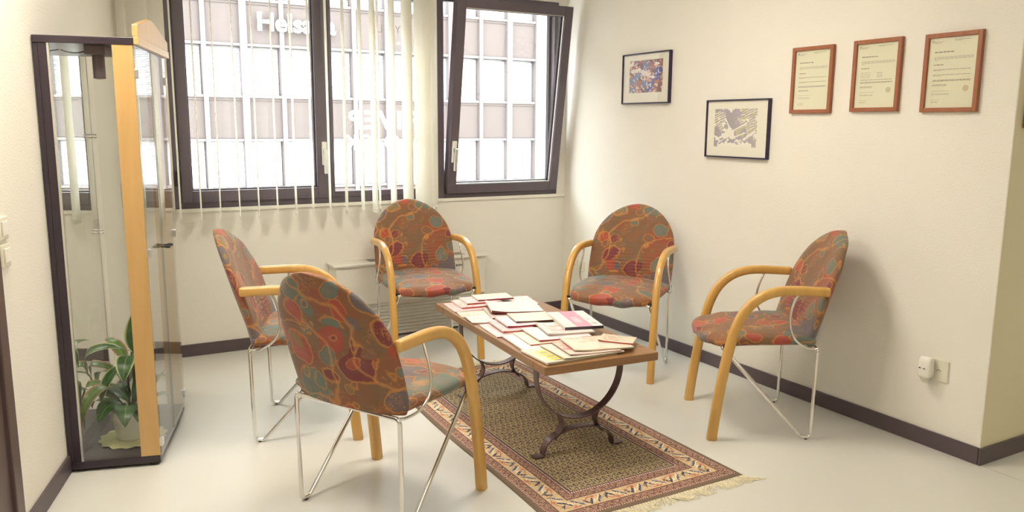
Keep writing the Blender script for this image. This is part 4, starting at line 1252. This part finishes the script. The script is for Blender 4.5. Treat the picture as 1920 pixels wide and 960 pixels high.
# x, y of near left corner in the table frame, width, depth, turn (deg), base height above the table, thickness, ground, spine, style, accents, label, curl
pink, wht, crm = (232, 196, 198), (240, 234, 228), (232, 222, 196)
MAG = [
 (-0.258, 0.385, 0.170, 0.210, -3, 0.0, 0.006, (238, 205, 205), (176, 96, 88), 'text', [(222, 160, 160)], 'pink magazine at the far left corner of the table, lowest of the pink stack', 0),
 (-0.205, 0.425, 0.190, 0.190, -3, 0.0062, 0.008, (240, 206, 204), (172, 82, 70), 'photo', [(232, 176, 170), (246, 226, 220)], 'pink magazine in the middle of the far left stack', 0),
 (-0.156, 0.470, 0.190, 0.158, -4, 0.0144, 0.008, (240, 214, 214), (166, 70, 60), 'text', [(228, 180, 186)], 'topmost pink magazine of the far left stack', 0),
 (-0.085, 0.495, 0.200, 0.133, -6, 0.0226, 0.008, (238, 232, 222), (128, 40, 48), 'photo', [(236, 206, 216), (240, 232, 190)], 'white magazine with dark red spine at the far end of the table', 0),
 (0.045, 0.415, 0.180, 0.205, -8, 0.0, 0.005, (240, 230, 228), (120, 90, 70), 'strips', [(60, 50, 50), (196, 60, 48), (212, 86, 60), (84, 104, 66), (200, 70, 60)], 'magazine with red and green picture strip near the far right', 0),
 (-0.150, 0.160, 0.240, 0.240, -11, 0.0062, 0.007, (226, 208, 198), (92, 50, 44), 'photo', [(214, 186, 170), (190, 150, 130)], 'brownish magazine directly under the big open white one', 0),
 (-0.130, 0.215, 0.265, 0.235, -15, 0.0145, 0.012, (242, 238, 232), (110, 40, 40), 'photo', [(230, 220, 222), (220, 218, 224)], 'big white magazine with curled left edge on the far half', 0.012),
 (-0.268, 0.272, 0.165, 0.115, -8, 0.0, 0.005, (244, 232, 216), (214, 196, 180), 'photo', [(236, 206, 178), (240, 190, 170)], 'white and orange leaflet at the left table edge', 0),
 (-0.270, 0.128, 0.150, 0.135, -6, 0.0, 0.006, (242, 226, 226), (196, 160, 156), 'text', [(226, 166, 166), (238, 200, 200)], 'pale pink leaflet halfway along the left table edge', 0.004),
 (-0.262, -0.145, 0.170, 0.245, -3, 0.0, 0.005, (236, 208, 208), (150, 90, 86), 'text', [(222, 184, 186)], 'plain pink magazine flat on the table, left of the folded ones', 0),
 (-0.212, -0.100, 0.165, 0.205, -4, 0.0054, 0.008, (238, 206, 210), (206, 128, 118), 'photo', [(226, 178, 190), (244, 226, 226)], 'pink folded brochure lower of the middle pair', 0.004),
 (-0.168, -0.055, 0.160, 0.195, -5, 0.0140, 0.008, (240, 226, 232), (150, 44, 52), 'text', [(222, 206, 232)], 'lilac white brochure with red spine, upper of the middle pair', 0.004),
 (-0.108, -0.040, 0.205, 0.170, -8, 0.0060, 0.006, (238, 206, 130), (208, 160, 60), 'text', [(220, 160, 60)], 'thin yellow-orange magazine under the cream one', 0),
 (-0.104, -0.014, 0.200, 0.170, -9, 0.0225, 0.007, (240, 234, 208), (92, 56, 40), 'photo', [(236, 226, 196), (226, 220, 214)], 'cream magazine with dark brown spine in the table middle', 0.003),
 (0.070, 0.000, 0.150, 0.150, -10, 0.0, 0.006, (236, 226, 196), (150, 124, 96), 'text', [(176, 146, 112), (196, 170, 120)], 'cream and brown printed leaflet at the right table edge', 0),
 (-0.252, -0.385, 0.260, 0.245, -3, 0.0, 0.007, (240, 236, 232), (226, 220, 210), 'text', [(228, 222, 224)], 'plain white magazine spread beneath the near stacks', 0.002),
 (-0.195, -0.345, 0.250, 0.215, -4, 0.0074, 0.006, (242, 226, 198), (176, 76, 64), 'photo', [(240, 206, 176), (246, 232, 214)], 'orange tinted magazine partly under the red spined one', 0),
 (-0.140, -0.325, 0.255, 0.225, -4, 0.0136, 0.006, (238, 232, 234), (178, 54, 52), 'text', [(220, 206, 226), (226, 220, 230)], 'white magazine with a long red spine in the near half', 0.003),
 (-0.070, -0.275, 0.220, 0.205, -10, 0.0198, 0.009, (240, 236, 230), (196, 170, 160), 'text', [(206, 74, 78), (222, 180, 180)], 'white catalogue with red lettering under the thick pink one', 0.004),
 (0.030, -0.245, 0.185, 0.305, -12, 0.0290, 0.014, (236, 232, 230), (60, 48, 56), 'band', [(228, 152, 182)], 'thick catalogue with pink stripe on its cover and dark spine', 0),
 (-0.250, -0.612, 0.340, 0.222, 4, 0.0, 0.008, (232, 224, 196), (150, 134, 106), 'yellow', [(232, 210, 30)], 'magazine with bright yellow lettering at the near table corner', 0.002),
 (-0.165, -0.590, 0.290, 0.220, 0, 0.0084, 0.005, (234, 230, 216), (206, 196, 172), 'text', [(214, 206, 190)], 'greyish white newspaper lying over the yellow lettered magazine', 0.003),
 (-0.125, -0.570, 0.235, 0.205, -5, 0.0136, 0.005, (236, 216, 206), (186, 150, 136), 'photo', [(212, 150, 144), (236, 206, 190)], 'pinkish paper just below the top newspaper', 0.005),
 (-0.088, -0.545, 0.265, 0.205, -9, 0.0190, 0.006, (236, 226, 208), (196, 178, 150), 'photo', [(232, 204, 176), (226, 186, 170)], 'beige newspaper, topmost of the near stack', 0.006),
 (0.075, -0.455, 0.150, 0.110, -44, 0.0256, 0.005, (222, 212, 190), (170, 60, 50), 'text', [(150, 130, 110), (206, 110, 80)], 'small folded paper with red edge on top of the near newspaper', 0.004),
]
tmat = Matrix.Translation((-1.4055, -1.92, TZ)) @ Matrix.Rotation(TA, 4, 'Z')
spine_cache = {}
for k, (x, y, w, h, ang, zb, th, ground, spine, style, acc, label, curl) in enumerate(MAG):
    loc = tmat @ Vector((x, y, zb + 0.0004))
    t = empty('magazine', loc, TA + R(ang), label=label, cat='magazine', group=None)
    # page block with rounded fore edge and a slight lift of one corner
    def lift(px, py):
        a = max(0.0, 1 - px / (w * 0.45)); return curl * a * a
    bm = bmesh.new()
    NX_ = 10
    g = {}
    for zi, zz in enumerate((0.0004, th - 0.0009)):
        for i in range(NX_ + 1):
            for j in range(2):
                px = w * i / NX_; py = 0.002 + (h - 0.003) * j
                g[zi, i, j] = bm.verts.new((px + (0.001 if zi else 0) , py, zz + lift(px, py)))
    for i in range(NX_):
        bm.faces.new((g[1, i, 0], g[1, i + 1, 0], g[1, i + 1, 1], g[1, i, 1])); bm.faces.new((g[0, i, 0], g[0, i, 1], g[0, i + 1, 1], g[0, i + 1, 0]))
        for j in (0, 1): bm.faces.new((g[0, i, j], g[0, i + 1, j], g[1, i + 1, j], g[1, i, j]))
    for i in (0, NX_): bm.faces.new((g[0, i, 0], g[1, i, 0], g[1, i, 1], g[0, i, 1]))
    finish('pages', bm, M['pages'], t)
    nx, ny, c = cover_design(40 + k, ground, acc, style)
    def pos(u, v, w=w, h=h, th=th, curl=curl):
        px = u * w; a = np.maximum(0, 1 - px / (w * 0.45))
        return np.stack([px, v * h, th - 0.0004 + curl * a * a], -1)
    # top cover sheet
    design_grid('front_cover', nx, ny, pos, c, M['cover'], t)
    # spine wrapped on the near edge and back cover
    key = spine
    if key not in spine_cache: spine_cache[key] = simple('cover_spine', srgb(*spine), 0.35, var=0.05, scale=40)
    bm = bmesh.new()
    g = {}
    for i in range(NX_ + 1):
        px = w * i / NX_; lf = lift(px, 0)
        g[i] = [bm.verts.new((px, 0.0, th - 0.0004 + lf)), bm.verts.new((px, 0.0, 0.0 + lf)), bm.verts.new((px, h, 0.0 + lf)), bm.verts.new((px, 0.0016, th - 0.0009 + lf)), bm.verts.new((px, 0.0016, 0.0004 + lf)), bm.verts.new((px, h, 0.0004 + lf))]
    for i in range(NX_):
        a, b = g[i], g[i + 1]
        for m_, n_ in ((0, 1), (1, 2), (3, 0), (4, 3), (5, 4), (2, 5)): bm.faces.new((a[m_], b[m_], b[n_], a[n_]))
    finish('spine', bm, spine_cache[key], t)

# ------------------------------------------------------------------ chairs
def superring(cx, cy, hw, hd, e, n, z=None):
    out = []
    for j in range(n):
        a = 2 * PI * j / n
        ca, sa = math.cos(a), math.sin(a)
        out.append((cx + hw * math.copysign(abs(ca) ** (2 / e), ca), cy + hd * math.copysign(abs(sa) ** (2 / e), sa)))
    return out
def loft(bm, rings):
    V = [[bm.verts.new(q) for q in r] for r in rings]
    n = len(V[0])
    for i in range(len(V) - 1):
        for j in range(n): bm.faces.new((V[i][j], V[i][(j + 1) % n], V[i + 1][(j + 1) % n], V[i + 1][j]))
    bm.faces.new(V[0]); bm.faces.new(list(reversed(V[-1])))
def sstep(a, b, x):
    t = max(0, min(1, (x - a) / (b - a))); return t * t * (3 - 2 * t)

def build_chair():
    t = empty('armchair', (0, 0, 0))
    rng = random.Random(3)
    # seat pad: stations from back to front
    bm = bmesh.new(); rings = []
    NS = 34; NP = 64
    for i in range(NS + 1):
        s = i / NS
        s2 = 0.5 - 0.5 * math.cos(PI * s)
        y = -0.225 + 0.468 * s2
        front = sstep(0.08, 0.25, y)
        hw = 0.268 - 0.022 * sstep(0.02, 0.13, y)
        if y > 0.12: hw *= 1 - ((y - 0.12) / 0.123) ** 2.6 * 0.40
        endk = min(1.0, math.sqrt(max(0.0, 1 - ((s2 - 0.5) / 0.5) ** 10)))
        hw *= max(0.30, min(1.0, 0.72 + 0.28 * endk)) if s > 0.9 else 1.0
        zt = 0.503 - 0.014 * sstep(-0.2, 0.0, y) + 0.008 * math.sin(PI * s2) - 0.020 * front
        zb_ = 0.436 - 0.004 * math.sin(PI * s2) - 0.022 * math.exp(-((y - 0.18) / 0.10) ** 2)
        nose = sstep(0.185, 0.244, y)
        mid = (zt + zb_) / 2 - 0.004 * nose
        hh = (zt - zb_) / 2 * (1 - 0.42 * nose ** 2.5)
        if s < 0.06: hh *= 0.6 + 0.4 * s / 0.06
        ring = []
        for (x, z) in superring(0, mid, hw, hh, 3.0, NP):
            up_ = max(0, (z - mid) / hh)
            crown = 0.010 * up_ * (1 - (x / 0.26) ** 2)
            tuft = -0.005 * up_ * math.exp(-((x) / 0.02) ** 2) * sstep(0.05, 0.25, y) + 0.004 * math.cos(x * 2 * PI / 0.155 + 0.6) * sstep(0.10, 0.24, y)
            wr = 0.0022 * math.sin(x * 55 + 3 * math.sin(y * 20)) * sstep(0.12, 0.25, y) + 0.0018 * math.sin(y * 60 + x * 12) * up_
            # rounded nose: push centre forward
            yy = y + 0.016 * (1 - (x / 0.26) ** 2) * sstep(0.08, 0.24, y)
            ring.append(Vector((x, yy, z + crown + tuft + wr)))
        rings.append(ring)
    loft(bm, rings)
    seat = finish('seat', bm, M['fabric'], t, smooth=True)
    # backrest: stations from the bottom up
    bm = bmesh.new(); rings = []
    NB = 130
    for i in range(NB + 1):
        s = i / NB
        z = 0.438 + (0.940 - 0.438) * (1 - (1 - s) ** 1.55)
        if z < 0.675: hw = 0.260 + 0.004 * math.sin(PI * (z - 0.438) / 0.237)
        else: hw = 0.260 * max(0.0, 1 - ((z - 0.675) / 0.2655) ** 2.1) ** 0.53
        hw = max(hw, 0.012)
        yb = -0.262 - 0.150 * (max(0.0, z - 0.438) / 0.48) ** 1.15         # rear surface
        th = 0.070 - 0.012 * ((z - 0.44) / 0.48)
        k = hw / 0.252
        th *= 0.45 + 0.55 * min(1, k * 1.25)
        if s < 0.05: th *= 0.75 + 0.25 * s / 0.05; hw *= 0.96 + 0.04 * s / 0.05
        cy = yb + th / 2
        ring = []
        for (x, y) in superring(0, cy, hw, th / 2, 2.7, NP):
            fr_ = max(0, (y - cy) / (th / 2))
            # the shell wraps slightly round the sitter
            y2 = y + 0.030 * (x / 0.26) ** 2 - 0.004
            lum = math.exp(-((z - 0.57) / 0.085) ** 2) * math.exp(-(x / 0.15) ** 4) * fr_
            y2 += 0.016 * math.exp(-((z - 0.56) / 0.10) ** 2) * fr_ * (1 - (x / 0.26) ** 2)
            y2 += 0.0048 * lum * math.sin(z * 330 + 2.2 * math.sin(x * 22) + 1.5 * math.sin(x * 61))
            y2 += 0.0015 * math.sin(x * 40 + z * 25)
            ring.append(Vector((x, y2, z)))
        rings.append(ring)
    loft(bm, rings)
    back = finish('backrest', bm, M['fabric'], t, smooth=True)
    # bentwood arm and front leg in one piece, both sides
    pts = [(0.222, 0.002), (0.208, 0.13), (0.188, 0.28), (0.163, 0.42), (0.135, 0.53), (0.092, 0.615), (0.030, 0.670), (-0.040, 0.696), (-0.115, 0.702), (-0.190, 0.700), (-0.262, 0.697)]
    for s_ in (-1, 1):
        path = catmull([(s_ * 0.271 - s_ * 0.004 * sstep(0, 0.7, z), y, z) for y, z in pts], 7)
        bm = bmesh.new()
        sweep(bm, path, 0.0195, 0.0225, (1, 0, 0), nseg=24, expo=3.0, taper=lambda q: 1.04 - 0.10 * q)
        finish('bentwood_arm', bm, M['beech'], t, smooth=True)
    # chrome wire frame: one bent tube each side joined by the rear crossbar
    bm = bmesh.new()
    pth = []
    for s_ in (-1, 1):
        seg = [(s_ * 0.236, 0.185, 0.428), (s_ * 0.247, -0.205, 0.0095), (s_ * 0.247, -0.262, 0.0095) if False else (s_ * 0.247, -0.232, 0.0105), (s_ * 0.247, -0.228, 0.425)]
        pth.append(seg)
    L_ = pth[0]; Rr = list(reversed(pth[1]))
    full = [L_[0], (-0.247, -0.196, 0.010), (-0.247, -0.236, 0.010), (-0.247, -0.243, 0.431), (0.247, -0.243, 0.431), (0.247, -0.236, 0.010), (0.247, -0.196, 0.010), Rr[-1]]
    tube(bm, fillet(full, 0.020, 8), 0.0082, 12)
    tube(bm, [(-0.236, 0.180, 0.428), (0.236, 0.180, 0.428)], 0.007, 10)
    finish('wire_frame', bm, M['chrome'], t, smooth=True)
    for s_ in (-1, 1):
        bm = bmesh.new()
        tube(bm, catmull([(s_ * 0.266, -0.135, 0.684), (s_ * 0.264, -0.118, 0.645), (s_ * 0.270, -0.104, 0.585), (s_ * 0.278, -0.106, 0.530), (s_ * 0.282, -0.130, 0.480), (s_ * 0.277, -0.175, 0.446), (s_ * 0.256, -0.215, 0.430), (s_ * 0.245, -0.243, 0.431)], 6), 0.0055, 10)
        finish('arm_rod', bm, M['chrome'], t, smooth=True)
        bm = bmesh.new(); bx(bm, s_ * 0.250 - 0.010, s_ * 0.250 + 0.010, 0.150, 0.172, 0.424, 0.440)
        bx(bm, s_ * 0.235 - 0.018, s_ * 0.235 + 0.018, 0.165, 0.182, 0.434, 0.444)
        finish('mounting_bracket', bm, M['black_plastic'], t, bevel=0.002)
        bm = bmesh.new(); lathe(bm, [(0.007, 0.0), (0.008, 0.001), (0.0075, 0.006)], 14, s_ * 0.247, -0.216); finish('glide', bm, M['black_plastic'], t, smooth=True)
        bm = bmesh.new(); bx(bm, s_ * 0.271 - 0.012, s_ * 0.271 + 0.012, 0.212, 0.234, -0.0005, 0.003); finish('foot_pad', bm, M['black_plastic'], t)
    return t
def copy_tree(o, parent=None):
    c = o.copy(); COL.objects.link(c); c.parent = parent
    for ch in list(o.children): copy_tree(ch, c)
    return c
CH = [
 (-0.4866, -2.4096, 1.0343, 'patterned armchair alone against the long right wall, nearest the air freshener'),
 (-2.2996, -2.343, -1.0639, 'patterned armchair in the front, its painted back turned to the camera'),
 (-2.3499, -1.4228, -1.9399, 'patterned armchair in profile on the left, nearest the glass cabinet'),
 (-1.4150, -0.640, 3.0564, 'patterned armchair standing in front of the radiator below the window'),
 (-0.5244, -1.4043, 2.1969, 'patterned armchair facing the room from the window corner at the right'),
]
proto = build_chair()
GRP = 'patterned bentwood armchairs around the coffee table'
for i, (x, y, a, lb) in enumerate(CH):
    o = proto if i == 0 else copy_tree(proto)
    o.location = (x, y, 0); o.rotation_euler = (0, 0, a)
    tag(o, lb, 'armchair', GRP)

# ------------------------------------------------------------------ added ceiling lamps, unseen above the frame, to fill the room with light
for (x, y, hs, kind_, lb) in ((-1.5, -2.1, 0.3, 0, 'added flush square fill lamp above the coffee table'), (-3.2, -5.2, 0.7, 1, 'added broad square fill lamp above and behind the viewer'), (-3.3, -2.3, 0.3, 0, 'added flush square fill lamp over the left side of the room'), (1.6, -5.4, 0.7, 1, 'added broad square fill lamp in the passage')):
    t = empty('fill_lamp', (x, y, HC), label=lb, cat='lamp', group='added square fill lamps')
    bm = bmesh.new()
    for a in ((-hs - 0.01, hs + 0.01, -hs - 0.01, -hs), (-hs - 0.01, hs + 0.01, hs, hs + 0.01), (-hs - 0.01, -hs, -hs, hs), (hs, hs + 0.01, -hs, hs)): bx(bm, a[0], a[1], a[2], a[3], -0.05, 0)
    finish('fill_lamp_frame', bm, M['white_plastic'], t)
    bm = bmesh.new(); bx(bm, -hs, hs, -hs, hs, -0.042, -0.002); finish('diffuser', bm, M['fill_broad' if kind_ else 'lamp'], t)
